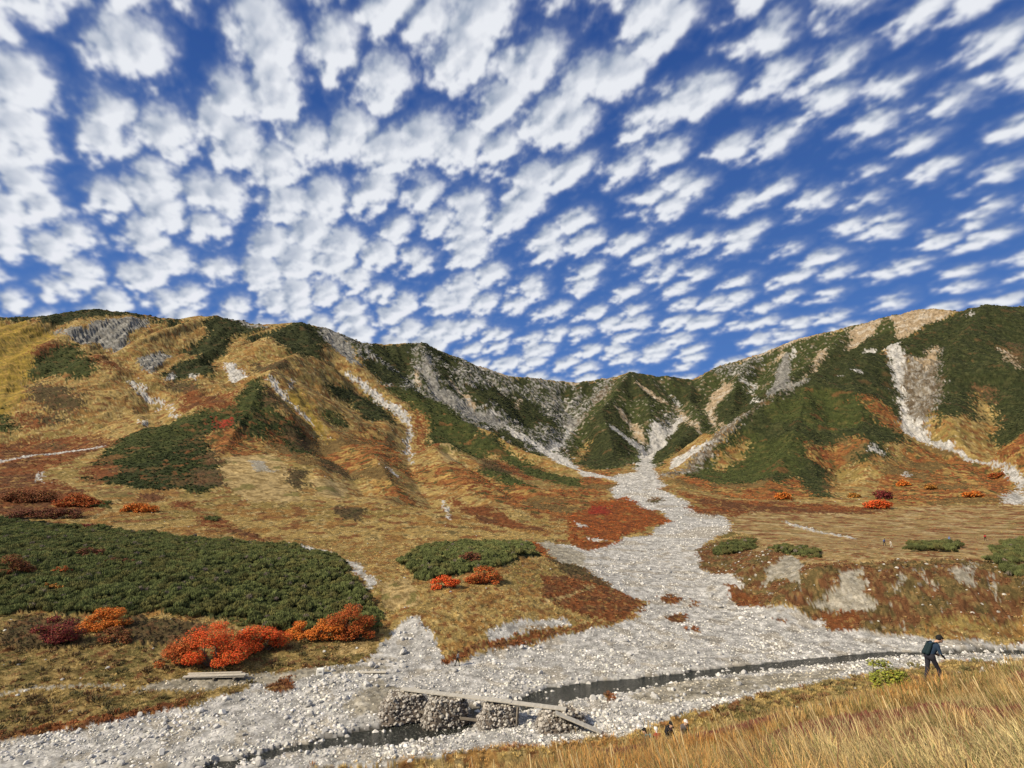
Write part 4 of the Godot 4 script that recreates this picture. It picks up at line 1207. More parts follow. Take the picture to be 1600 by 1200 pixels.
const THICKETS := [
	["dense dark green dwarf pine thicket covering the left terrace", [-208.9, 172.8, -187.2, 193.6, -152.2, 178.1, -97.6, 162.8, -63.8, 157, -47.5, 142.7, -31, 103.3, -22.9, 91.1, -20.2, 83.3, -33.7, 78.9, -37.9, 81.8, -44.6, 81.8, -54.6, 83.8, -64.6, 81.8, -71.7, 83.3, -75.1, 82.8, -91.3, 78.5]],
	["dwarf pine thicket on the grassy mound beside the gravel fan", [-24.9, 117.8, -27.1, 151.5, -15.5, 161.8, 4.9, 163.7, 6.5, 136.8, 0, 118.5, -4, 112.3, -12.4, 105.2, -18.3, 103.3]],
	["dwarf pine clump at the left corner of the right terrace", [57.1, 154.2, 69.2, 169.7, 75.9, 166.7, 69.3, 150.6, 59.9, 143.6, 55.5, 147.9]],
	["thin low pine strip along the rim of the right terrace", [69.5, 143.6, 70, 122.1, 66.5, 115, 61.5, 122.9]],
	["dwarf pine island on the brown right terrace, below the walkers", [84.8, 115, 100.7, 133.6, 116.2, 142.7, 101.5, 122.1, 90.1, 110.3]],
	["dark dwarf pine mass at the right frame edge of the terrace", [96.9, 107.7, 133.2, 143.6, 182.2, 168.7, 110.4, 103.3, 92.8, 100.9]],
	["dwarf pine tongue hanging over the bank at the right frame edge", [88.7, 99.7, 92.8, 101.5, 92.7, 95.6, 88.7, 91.7, 87.4, 96.2]],
	["small green pine clump beside the orange shrubs behind the left pines", [-176.1, 219.5, -180.6, 228.9, -173.9, 227.5, -165.5, 215.6]],
	["tiny green pine clump alone on the straw meadow", [-115.2, 199.5, -117.6, 206.8, -113.7, 204.3, -110.5, 197.1]],
]
func thickets() -> void:
	rng.seed = 77
	var mesh := tuft_mesh(13, 46, 1.0, 0.62, 0.075)
	var mat := plain(Color.WHITE, 0.85, true)
	for t in THICKETS:
		var poly := PackedVector2Array()
		var lo := Vector2(1e9, 1e9)
		var hi := -lo
		for k in range(0, t[1].size(), 2):
			var p := Vector2(t[1][k], t[1][k + 1])
			poly.append(p)
			lo = lo.min(p)
			hi = hi.max(p)
		var where := []
		var tint := []
		var gap := 0.52 if lo.y < 110.0 else 0.62
		var dim := 1.0 if hi.x < 30.0 else 0.62
		var x := lo.x
		while x < hi.x:
			var d := lo.y
			while d < hi.y:
				var p := Vector2(x + rng.randf_range(-0.8, 0.8), d + rng.randf_range(-0.8, 0.8))
				d += gap
				var q := p + Vector2(n_warp2.get_noise_2d(p.x, p.y), n_warp2.get_noise_2d(p.y, p.x)) * 2.0
				if not Geometry2D.is_point_in_polygon(q, poly) or absf(p.x / p.y) > 1.15:
					continue
				var lump := 0.5 + 0.9 * n_mid.get_noise_2d(p.x * 3.0, p.y * 3.0)
				var s := rng.randf_range(0.6, 1.0) * (0.8 + 0.3 * lump)
				if n_small.get_noise_2d(p.x * 2.2, p.y * 2.2) < -0.42:
					continue
				where.append(turned(Vector3(p.x, ground(p.x, p.y) - 0.4 + 1.0 * lump, -p.y), Vector3(s, s * rng.randf_range(0.9, 1.4), s), rng.randf() * TAU, rng.randf_range(-0.15, 0.15)))
				var g := rng.randf_range(0.55, 1.5) * dim
				var warm := clampf(n_small.get_noise_2d(p.x, p.y) * 1.5, 0.0, 0.4)
				tint.append(Color((0.120 + 0.06 * warm) * g, 0.138 * g, 0.046 * g) if rng.randf() > 0.025 else Color(0.17, 0.14, 0.11))
			x += gap
		tag(many("dwarf_pine_thicket", mesh, mat, where, tint), t[0], "pine thicket", "", "stuff")

const TONES := {
	"crimson": [Color(0.20, 0.03, 0.028), Color(0.13, 0.03, 0.028)], "orange": [Color(0.60, 0.19, 0.028), Color(0.46, 0.11, 0.022)], "deeporange": [Color(0.40, 0.10, 0.022), Color(0.26, 0.06, 0.02)],
	"flame": [Color(0.50, 0.10, 0.025), Color(0.30, 0.10, 0.03)], "red": [Color(0.66, 0.075, 0.022), Color(0.52, 0.11, 0.022)], "rusty": [Color(0.24, 0.075, 0.028), Color(0.15, 0.065, 0.03)],
	"dullred": [Color(0.17, 0.05, 0.03), Color(0.12, 0.055, 0.032)], "yellow": [Color(0.40, 0.19, 0.035), Color(0.30, 0.12, 0.03)], "green": [Color(0.27, 0.27, 0.04), Color(0.15, 0.18, 0.03)],
}
# shrubs: x, d, width, height, tone, label
const SHRUBS := [
	[-60.4, 73.5, 5.4, 4.1, "crimson", "dull crimson shrub low on the left bank, leftmost in front of the dark pines"],
	[-57.8, 78.5, 5.3, 4.0, "orange", "bright orange rowan shrub between the crimson shrub and the dark pines on the left bank"],
	[-53.2, 74.3, 4.4, 2.4, "rusty", "rusty brown low shrub just below the bright orange shrub on the left bank"],
	[-41.0, 69.2, 4.1, 4.4, "flame", "speckled orange shrub touching the left side of the big red shrub"],
	[-36.3, 69.6, 6.7, 6.7, "red", "biggest bright red-orange shrub in front of the dark pines, above the board pile"],
	[-33.6, 73.9, 6.1, 4.1, "red", "bright red shrub joined to the right side of the biggest red shrub"],
	[-28.0, 78.5, 7.8, 3.4, "orange", "long low orange shrub under the right end of the dark pines"],
	[-23.3, 80.3, 6.7, 5.2, "deeporange", "deep orange dome of a shrub at the right tip of the dark pines"],
	[-12.0, 98.5, 5.1, 3.0, "red", "small round red shrub at the front of the middle pine patch"],
	[-5.3, 101.5, 6.2, 4.1, "flame", "orange-red shrub at the right front of the middle pine patch"],
	[-9.0, 117.1, 4.4, 2.8, "dullred", "dull red shrub growing inside the middle pine patch"],
	[-180.9, 219.5, 15.5, 5.9, "deeporange", "orange-brown dome shrub behind the left pines, right of the rust shrubs"],
	[-209.2, 227.5, 22.2, 6.6, "rusty", "wide rust shrub behind the left pines at the frame edge"],
	[-174.0, 197.1, 26.2, 5.2, "dullred", "long dark reddish shrub just above the left pines"],
	[-149.7, 211.8, 12.8, 4.1, "orange", "small orange shrub alone on the straw meadow above the left pines"],
	[-89.3, 97.3, 5.1, 4.6, "rusty", "rust brown shrub standing among the left pines at the frame edge"],
	[-82.6, 99.1, 3.3, 2.1, "deeporange", "small orange shrub sunk in the left pines"],
	[-78.0, 92.2, 6.5, 1.3, "yellow", "yellow-orange strip of shrub in the left pines above the crimson shrub"],
	[-89.8, 114.4, 6.0, 2.2, "dullred", "dull red shrub in the upper part of the left pines"],
	[-78.6, 107.7, 5.1, 1.5, "dullred", "thin dark red shrub in the middle of the left pines"],
	[-143.9, 179.1, 7.8, 1.9, "crimson", "dark crimson low shrub on the top edge of the left pines"],
	[208.2, 299.6, 12.4, 5.8, "red", "bright red shrub at the foot of the right mountain"],
	[238.2, 336.1, 9.0, 6.6, "crimson", "crimson shrub right behind the red one at the foot of the right mountain"],
	[171.6, 331.9, 8.9, 4.9, "orange", "orange shrub under the middle of the right green hill"],
	[290.4, 330.5, 10.5, 4.8, "orange", "orange shrub on the rusty slope left of the white gully mouth"],
	[394.0, 421.5, 15.6, 4.7, "deeporange", "orange shrub above the white path of the right gully"],
	[288.4, 384.4, 8.5, 4.7, "orange", "small orange shrub on the rusty slope right of the crimson shrub"],
	[294.3, 367.0, 8.1, 4.0, "yellow", "small yellow-orange shrub in the middle of the rusty right slope"],
	[223.1, 341.8, 6.7, 3.8, "yellow", "little yellow shrub left of the red shrub on the right"],
]
func leafy_shrub(called: String, at: Vector3, wide: float, high: float, tone: String, label: String, category: String, group: String, seed_: int) -> void:
	var r := RandomNumberGenerator.new()
	r.seed = seed_
	var o := base(called, at)
	tag(o, label, category, group)
	var lobes := []
	var count := clampi(int(wide / high * 7.0) + 7, 9, 26)
	for k in count:
		var f := clampf((k + r.randf()) / count * 2.0 - 1.0, -1.0, 1.0)
		var s := r.randf_range(0.13, 0.27) * high * (1.7 if at.z < -150.0 else 1.0)
		lobes.append([Vector3(f * (wide / 2 - s * 0.8) , high * r.randf_range(0.15, 0.86) * (1.0 - 0.5 * f * f), r.randf_range(-0.25, 0.25) * minf(wide, high * 1.4)), s * r.randf_range(0.8, 1.35)])
	var st := SurfaceTool.new()
	st.begin(Mesh.PRIMITIVE_TRIANGLES)
	var leaf := clampf(-at.z / 512.0 * 0.72, 0.055, 0.6)
	for l in lobes:
		var c: Vector3 = l[0]
		var rad: float = l[1]
		for k in int(clampf(150.0 * rad * rad / (leaf * leaf * 19.0), 50.0, 900.0)):
			var v := Vector3(r.randf_range(-1, 1), r.randf_range(-0.9, 1), r.randf_range(-1, 1)).normalized()
			var p := c + v * rad * pow(r.randf(), 0.35) * Vector3(1.35, 0.75, 1.25)
			if p.y < -0.1:
				continue
			var u := Vector3(r.randf_range(-1, 1), r.randf_range(-0.4, 0.4), r.randf_range(-1, 1)).normalized()
			var w := (v * 0.6 + Vector3(0, 0.5, 0)).cross(u).normalized()
			u *= leaf * r.randf_range(0.7, 1.3)
			w *= leaf * r.randf_range(0.4, 0.7)
			var two: Array = TONES[tone]
			var col: Color = two[0].lerp(two[1], r.randf())
			if r.randf() < 0.10:
				col = Color(0.30, 0.20, 0.04) if r.randf() < 0.5 else Color(0.10, 0.10, 0.035)
			var g := r.randf_range(0.75, 1.25)
			st.set_color(Color(col.r * g, col.g * g, col.b * g))
			for q in [p - u, p + w, p + u, p - u, p + u, p - w]:
				st.add_vertex(q)
	obj("foliage", st.commit(), plain(Color.WHITE, 0.8, true, 0.35), o)
	var tw := SurfaceTool.new()
	tw.begin(Mesh.PRIMITIVE_TRIANGLES)
	for l in lobes:
		var b := Vector3(l[0].x * 0.35, -0.15, l[0].z * 0.3)
		var t: Vector3 = l[0]
		var mid := b.lerp(t, 0.5) + Vector3(r.randf_range(-0.1, 0.1), 0.0, r.randf_range(-0.1, 0.1)) * high
		var thick := 0.022 * high + 0.02
		put_box(tw, beam_at(b, mid), Vector3(b.distance_to(mid), thick, thick))
		put_box(tw, beam_at(mid, t), Vector3(mid.distance_to(t) * 1.1, thick * 0.6, thick * 0.6))
	obj("stems", tw.commit(), plain(Color(0.11, 0.085, 0.065)), o)

func shrubs() -> void:
	var k := 0
	for s in SHRUBS:
		k += 1
		leafy_shrub("autumn_shrub", Vector3(s[0], ground(s[0], s[1]), -s[1]), s[2] * 1.1, s[3] * 0.88, s[4], s[5], "shrub", "autumn-coloured shrubs", 500 + k)
# ---------------------------------------------------------------- stream, bridge and timber
const STREAM_NEAR := [93.3, 81.3, 75.1, 81.8, 62.7, 80.3, 55.9, 81.3, 44.8, 78.5, 34.5, 75.7, 25, 73.5, 16.8, 70.9, 11, 70, 6, 68.4, 1.3, 64.8, -3, 62.1, -7.7, 60.7, -12.5, 58.2, -16.8, 55.8, -20.8, 53.5, -23.9, 51.6, -27.5, 50.1, -34, 48]
const STREAM_FAR := [90.4, 78.9, 73.6, 80.3, 61.1, 78.5, 54.2, 78.9, 43.2, 75.7, 33.1, 72.6, 24.1, 70.4, 16, 67.2, 10.4, 65.2, 5.9, 63.2, 1.6, 60.7, -2.4, 58.2, -6.5, 55.1, -11, 53.2, -15.8, 53.2, -20.1, 52.2, -23.2, 50.4, -26.7, 49, -33, 46.9]
const SPOTS := [-7.1, 73, 91.4, 131.2, 88.7, 125.1, 114.1, 139.3, 135.2, 152.4, -35, 66.3, -22.5, 67.2, -23.3, 68.4, 40.4, 61.8, -9.6, 61, -3.9, 58.5, -19, 69.6]

func stream() -> void:
	var st := SurfaceTool.new()
	st.begin(Mesh.PRIMITIVE_TRIANGLES)
	var n := STREAM_NEAR.size() / 2
	var rows := []
	var level := []
	for i in n:
		var a := Vector2(STREAM_NEAR[i * 2], STREAM_NEAR[i * 2 + 1])
		var b := Vector2(STREAM_FAR[i * 2], STREAM_FAR[i * 2 + 1])
		var m := (a + b) / 2
		level.append(floor_at(m.x, m.y) - 0.20)
		rows.append([m + (a - m) * 1.5, m + (b - m) * 1.5])
	for i in range(1, n):
		level[i] = minf(level[i], level[i - 1])
	var fine := []
	for i in n - 1:
		for s in 6:
			var f := s / 6.0
			var a: Vector2 = rows[i][0].lerp(rows[i + 1][0], f)
			var b: Vector2 = rows[i][1].lerp(rows[i + 1][1], f)
			fine.append([a, b, lerpf(level[i], level[i + 1], f)])
	for i in fine.size() - 1:
		for c in 8:
			var q := []
			for e in [[i, c], [i + 1, c], [i + 1, c + 1], [i, c + 1]]:
				var g: Array = fine[e[0]]
				var p: Vector2 = g[0].lerp(g[1], e[1] / 8.0)
				q.append(Vector3(p.x, g[2] + 0.015 * n_fine.get_noise_2d(p.x * 2.0, p.y * 4.0), -p.y))
			st.set_smooth_group(0)
			for k in [0, 1, 2, 0, 2, 3]:
				st.add_vertex(q[k])
	st.generate_normals()
	var m := plain(Color(0.026, 0.028, 0.021), 0.14)
	m.metallic_specular = 0.42
	m.heightmap_enabled = true
	m.heightmap_texture = noise_texture(61, 40.0, 4, 0.0, 1.0)
	m.heightmap_scale = 40.0
	m.uv1_triplanar = true
	m.uv1_world_triplanar = true
	m.uv1_scale = Vector3(0.12, 0.12, 0.3)
	var o := obj("stream", st.commit(), m)
	o.set_meta("kind", "structure")

func wood(c: Color) -> StandardMaterial3D:
	var m := plain(c, 0.9)
	m.albedo_texture = noise_texture(71, 30.0, 4, 0.62, 1.0, 256)
	m.uv1_triplanar = true
	m.uv1_scale = Vector3(0.25, 3.0, 3.0)
	return m

func bridge() -> void:
	var grey := wood(Color(0.58, 0.55, 0.48))
	var dark := wood(Color(0.24, 0.21, 0.17))
	var a := Vector3(-11.7, 2.35, -60.2)
	var b := Vector3(5.3, 2.05, -55.6)
	var o := base("footbridge", Vector3.ZERO)
	tag(o, "long grey plank footbridge resting on four stone-filled cribs over the stream", "footbridge")
	var along := (b - a).normalized()
	var across := along.cross(Vector3.UP).normalized()
	var cuts := [0.0, 0.345, 0.675, 1.0]
	for s in 3:
		for k in 3:
			var p := a.lerp(b, cuts[s]) + across * (k - 1) * 0.27 + Vector3(0, 0.012 * ((s + k) % 2), 0)
			var q := a.lerp(b, cuts[s + 1] + (0.012 if s < 2 else 0.0)) + across * (k - 1) * 0.27 + Vector3(0, 0.012 * ((s + k) % 2) + (0.03 if s == 1 else 0.0), 0)
			var m := obj("plank", box_mesh(Vector3(p.distance_to(q), 0.13, 0.245)), grey, o)
			m.transform = beam_at(p, q)
	for k in 10:
		var p := a.lerp(b, 0.05 + k * 0.1)
		var m := obj("cross_batten", box_mesh(Vector3(0.14, 0.09, 0.98)), dark, o)
		m.transform = beam_at(p, p + along)
		m.position -= Vector3(0, 0.115, 0)
	# the ramp down to the near bank
	var r0 := Vector3(4.1, 2.2, -54.4)
	var r1 := Vector3(8.4, 0.75, -53.7)
	r1.y = ground(r1.x, -r1.z) + 0.12
	var ro := base("ramp_boards", Vector3.ZERO)
	tag(ro, "sloping grey board ramp from the right end of the footbridge to the ground", "ramp")
	var rs := (r1 - r0).cross(Vector3.UP).normalized()
	for k in 3:
		var m := obj("board", box_mesh(Vector3(r0.distance_to(r1) * (1.0 - 0.02 * k), 0.11, 0.25)), grey, ro)
		m.transform = beam_at(r0 + rs * (k - 1) * 0.275, r1 + rs * (k - 1) * 0.275)
	for k in 3:
		var p := r0.lerp(r1, 0.15 + 0.32 * k)
		var m := obj("cross_batten", box_mesh(Vector3(0.12, 0.08, 0.9)), dark, ro)
		m.transform = beam_at(p, p + (r1 - r0))
		m.position -= m.basis.y * 0.1
	# cribs: wire baskets bulging with stones
	var cribs := [[Vector3(-11.3, 0, -59.9), 3.9, 3.0, "stone-filled crib at the left end of the footbridge, biggest of the four"], [Vector3(-6.7, 0, -58.6), 4.0, 2.9, "stone-filled crib second from the left, with a skirt of stones spreading into the pool"],
		[Vector3(-1.4, 0, -57.3), 3.3, 2.1, "stone-filled crib third from the left under the footbridge, beside the timber post"], [Vector3(4.9, 0, -55.9), 4.0, 2.1, "stone-filled crib at the right end of the footbridge, under the board ramp"]]
	for c in cribs:
		crib(c[0], c[1], c[2], c[3], cribs.find(c))
	var beams := [[Vector3(-9.7, 0.75, -58.9), Vector3(-8.4, 0.6, -58.2), "short timber beam between the first and second stone cribs"], [Vector3(-5.2, 0.6, -57.4), Vector3(-2.8, 0.5, -57.0), "short timber beam between the second and third stone cribs"]]
	for e in beams:
		var m := obj("timber_beam", box_mesh(Vector3(e[0].distance_to(e[1]), 0.2, 0.24)), dark)
		m.transform = beam_at(e[0], e[1])
		tag(m, e[2], "beam", "timber beams at the cribs")
	var post := obj("timber_post", box_mesh(Vector3(1.7, 0.2, 0.22)), dark)
	post.transform = beam_at(Vector3(0.45, ground(0.45, 56.4) - 0.1, -56.4), Vector3(0.6, 1.95, -56.5))
	tag(post, "upright weathered timber post under the middle of the footbridge", "post")
	# boards by the path
	var pile := base("board_pile", spot(SPOTS, 5), 0.06)
	tag(pile, "pile of long pale grey boards on the grass below the big red shrub", "board pile")
	var pale := wood(Color(0.66, 0.61, 0.51))
	rng.seed = 5
	for k in 7:
		var m := obj("board", box_mesh(Vector3(rng.randf_range(6.0, 7.6), 0.12, 0.27)), pale, pile)
		m.position = Vector3(rng.randf_range(-0.4, 0.4), 0.28 + 0.14 * (k / 3), -0.35 + 0.33 * (k % 3) + 0.06 * (k / 3))
		m.rotation = Vector3(0, rng.randf_range(-0.03, 0.03), rng.randf_range(-0.012, 0.012))
	for x in [-2.6, 0.2, 2.5]:
		var m := obj("bearer", box_mesh(Vector3(0.2, 0.22, 1.4)), dark, pile)
		m.position = Vector3(x, 0.1, 0)
	var flat := base("duckboard", spot(SPOTS, 11) + Vector3(0, 0.08, 0), 0.02)
	tag(flat, "pale duckboard lying across the sandy path right of the board pile", "duckboard")
	for k in 2:
		var m := obj("board", box_mesh(Vector3(6.8, 0.1, 0.3)), pale, flat)
		m.position = Vector3(0.1 * k, 0, 0.32 * k)
	var block := base("marker_block", spot(SPOTS, 7), 0.2)
	tag(block, "small white marker block with a dark mark at the edge of the path", "marker")
	obj("block", box_mesh(Vector3(0.85, 0.75, 0.6), 0.05), plain(Color(0.68, 0.67, 0.62)), block).position = Vector3(0, 0.3, 0)
	obj("dark_mark", box_mesh(Vector3(0.34, 0.1, 0.02), 0.0), plain(Color(0.05, 0.05, 0.05)), block).position = Vector3(0.02, 0.34, 0.305)

func crib(at: Vector3, wide: float, high: float, label: String, which: int) -> void:
	rng.seed = 900 + which
	var low := ground(at.x, -at.z) - 0.5
	var o := base("stone_crib", Vector3(at.x, low, at.z), 0.28)
	tag(o, label, "stone crib", "stone cribs carrying the footbridge")
	var top := at.y + (2.15 if which < 2 else 1.98) - low - 0.1
	var h := minf(top, high + 0.6)
	var core := SurfaceTool.new()
	core.begin(Mesh.PRIMITIVE_TRIANGLES)
	var where := []
	var tint := []
	var rings := []
	for a in 9:
		var f := a / 8.0
		var ring := []
		for k in 24:
			var th := k / 24.0 * TAU
			var e := pow(pow(absf(cos(th)), 5.0) + pow(absf(sin(th)), 5.0), -0.2)
			var bulge := (1.24 - 0.50 * f + 0.12 * sin(f * PI)) + (0.35 * maxf(0.0, 1.0 - f * 4.0) if which == 1 else 0.12 * maxf(0.0, 1.0 - f * 4.0))
			bulge *= 1.0 + 0.2 * n_fine.get_noise_3d(cos(th) * 1.6 + which * 9.0, f * 2.5, sin(th) * 1.6)
			ring.append(Vector3(cos(th) * e * wide / 2 * bulge, h * f, sin(th) * e * wide * 0.36 * bulge))
		rings.append(ring)
	for a in 8:
		for k in 24:
			var q := [rings[a][k], rings[a][(k + 1) % 24], rings[a + 1][(k + 1) % 24], rings[a + 1][k]]
			for v in [q[0], q[1], q[2], q[0], q[2], q[3]]:
				core.add_vertex(v * Vector3(0.95, 1, 0.95))
			for s in 3:
				var p: Vector3 = q[0].lerp(q[1], rng.randf()).lerp(q[3].lerp(q[2], rng.randf()), rng.randf())
				var z := 0.11 + 0.2 * pow(rng.randf(), 2.0)
				where.append(turned(p, Vector3(z, z * 0.9, z), rng.randf() * TAU, rng.randf_range(-0.8, 0.8)))
				var g := rng.randf_range(0.13, 0.46)
				tint.append(Color(g, g * 0.94, g * 0.84))
	for k in 24:
		for v in [rings[8][k], rings[8][(k + 1) % 24], Vector3(0, h, 0)]:
			core.add_vertex(v * Vector3(0.95, 0.99, 0.95))
	for k in 70:
		var p := Vector3(rng.randf_range(-0.42, 0.42) * wide, h, rng.randf_range(-0.34, 0.34) * wide)
		where.append(turned(p, Vector3.ONE * rng.randf_range(0.12, 0.24), rng.randf() * TAU))
		var g := rng.randf_range(0.22, 0.48)
		tint.append(Color(g, g * 0.93, g * 0.8))
	obj("packed_earth", core.commit(), plain(Color(0.12, 0.10, 0.08)), o)
	var s := many("stones", stone_mesh(40 + which), plain(Color.WHITE, 0.9, true), where, tint, o)
	s.set_meta("kind", "stuff")
	var wire := SurfaceTool.new()
	wire.begin(Mesh.PRIMITIVE_TRIANGLES)
	for k in range(0, 24, 2):
		for a in 8:
			var p: Vector3 = rings[a][k] * Vector3(1.09, 1, 1.09)
			var q: Vector3 = rings[a + 1][k] * Vector3(1.09, 1, 1.09)
			put_box(wire, beam_at(p, q), Vector3(p.distance_to(q), 0.025, 0.025))
	for a in [1, 2, 3, 4, 5, 6, 7, 8]:
		for k in 24:
			var p: Vector3 = rings[a][k] * Vector3(1.07, 1, 1.07)
			var q: Vector3 = rings[a][(k + 1) % 24] * Vector3(1.07, 1, 1.07)
			put_box(wire, beam_at(p, q), Vector3(p.distance_to(q), 0.025, 0.025))
	obj("wire_netting", wire.commit(), plain(Color(0.16, 0.13, 0.11), 0.6), o)

func boulders() -> void:
	rng.seed = 321
	var meshes := []
	var mats := []
	for k in 5:
		meshes.append(stone_mesh(200 + k, true, 0.75))
		var g: float = [0.66, 0.72, 0.58, 0.42, 0.80][k]
		var m := plain(Color(g, g * 0.985, g * 0.94))
		m.albedo_texture = noise_texture(80 + k, 26.0, 5, 0.62, 1.0, 256)
		m.uv1_triplanar = true
		m.uv1_scale = Vector3.ONE * 0.5
		mats.append(m)
	var zones := [
		[Vector2(-48, 45), Vector2(-16, 62), 60, 0.35, 0.75, "among river gravel, left of the footbridge pool"],
		[Vector2(-24, 64), Vector2(-13, 90), 46, 0.4, 0.95, "in the rubble of the side channel, above the footbridge's left end"],
		[Vector2(-10, 62), Vector2(40, 88), 62, 0.35, 0.75, "on the gravel bar beyond the stream"],
		[Vector2(8, 50), Vector2(30, 66), 44, 0.3, 0.7, "on the near gravel bank, right of the board ramp"],
		[Vector2(20, 95), Vector2(45, 150), 40, 0.5, 1.0, "on the gravel fan beside the mound"],
	]
	for z in zones:
		var made := 0
		var tries := 0
		while made < z[2] and tries < 2000:
			tries += 1
			var x := rng.randf_range(z[0].x, z[1].x)
			var d := rng.randf_range(z[0].y, z[1].y)
			var i := clampi(int((x / d - T0) / DT), 0, NT - 1)
			var kinds: PackedByteArray = kk[int(row_of(d))]
			if not kind_list[kinds[i]] in ["v", "s", "d"]:
				continue
			made += 1
			var s: float = 0.75 * (z[3] + (z[4] - z[3]) * pow(rng.randf(), 3.0))
			var k := rng.randi() % 5
			var o := obj("boulder", meshes[k], mats[k])
			o.transform = turned(Vector3(x, ground(x, d) + s * 0.25, -d), Vector3(s, s * rng.randf_range(0.75, 1.1), s * rng.randf_range(0.8, 1.1)), rng.randf() * TAU, rng.randf_range(-0.25, 0.25))
			var look: String = ["light grey", "whitish", "mid grey", "dark grey", "chalk white"][k]
			var big: String = "large " if s > 0.45 * z[4] else "small "
			tag(o, big + look + " boulder " + z[5], "boulder", "boulders " + z[5])

# ---------------------------------------------------------------- the near hillside
# a long stalk with its seed head
func stalk_mesh() -> ArrayMesh:
	var st := SurfaceTool.new()
	st.begin(Mesh.PRIMITIVE_TRIANGLES)
	for k in 1:
		var p := Vector3(0.05 * k - 0.05, -0.02, 0.04 * (k % 2))
		var q := p + Vector3(-0.10 - 0.07 * k, 0.5, 0.03 * k)
		var t := p + Vector3(-0.30 - 0.12 * k, 0.92 - 0.08 * k, 0.05 * k)
		put_box(st, beam_at(p, q), Vector3(p.distance_to(q), 0.0045, 0.0045))
		put_box(st, beam_at(q, t), Vector3(q.distance_to(t), 0.004, 0.004))
		var head := t - (t - q).normalized() * 0.06
		put_box(st, beam_at(head, t + (t - q).normalized() * 0.05), Vector3(0.10, 0.010, 0.010), 0.003)
	return st.commit()

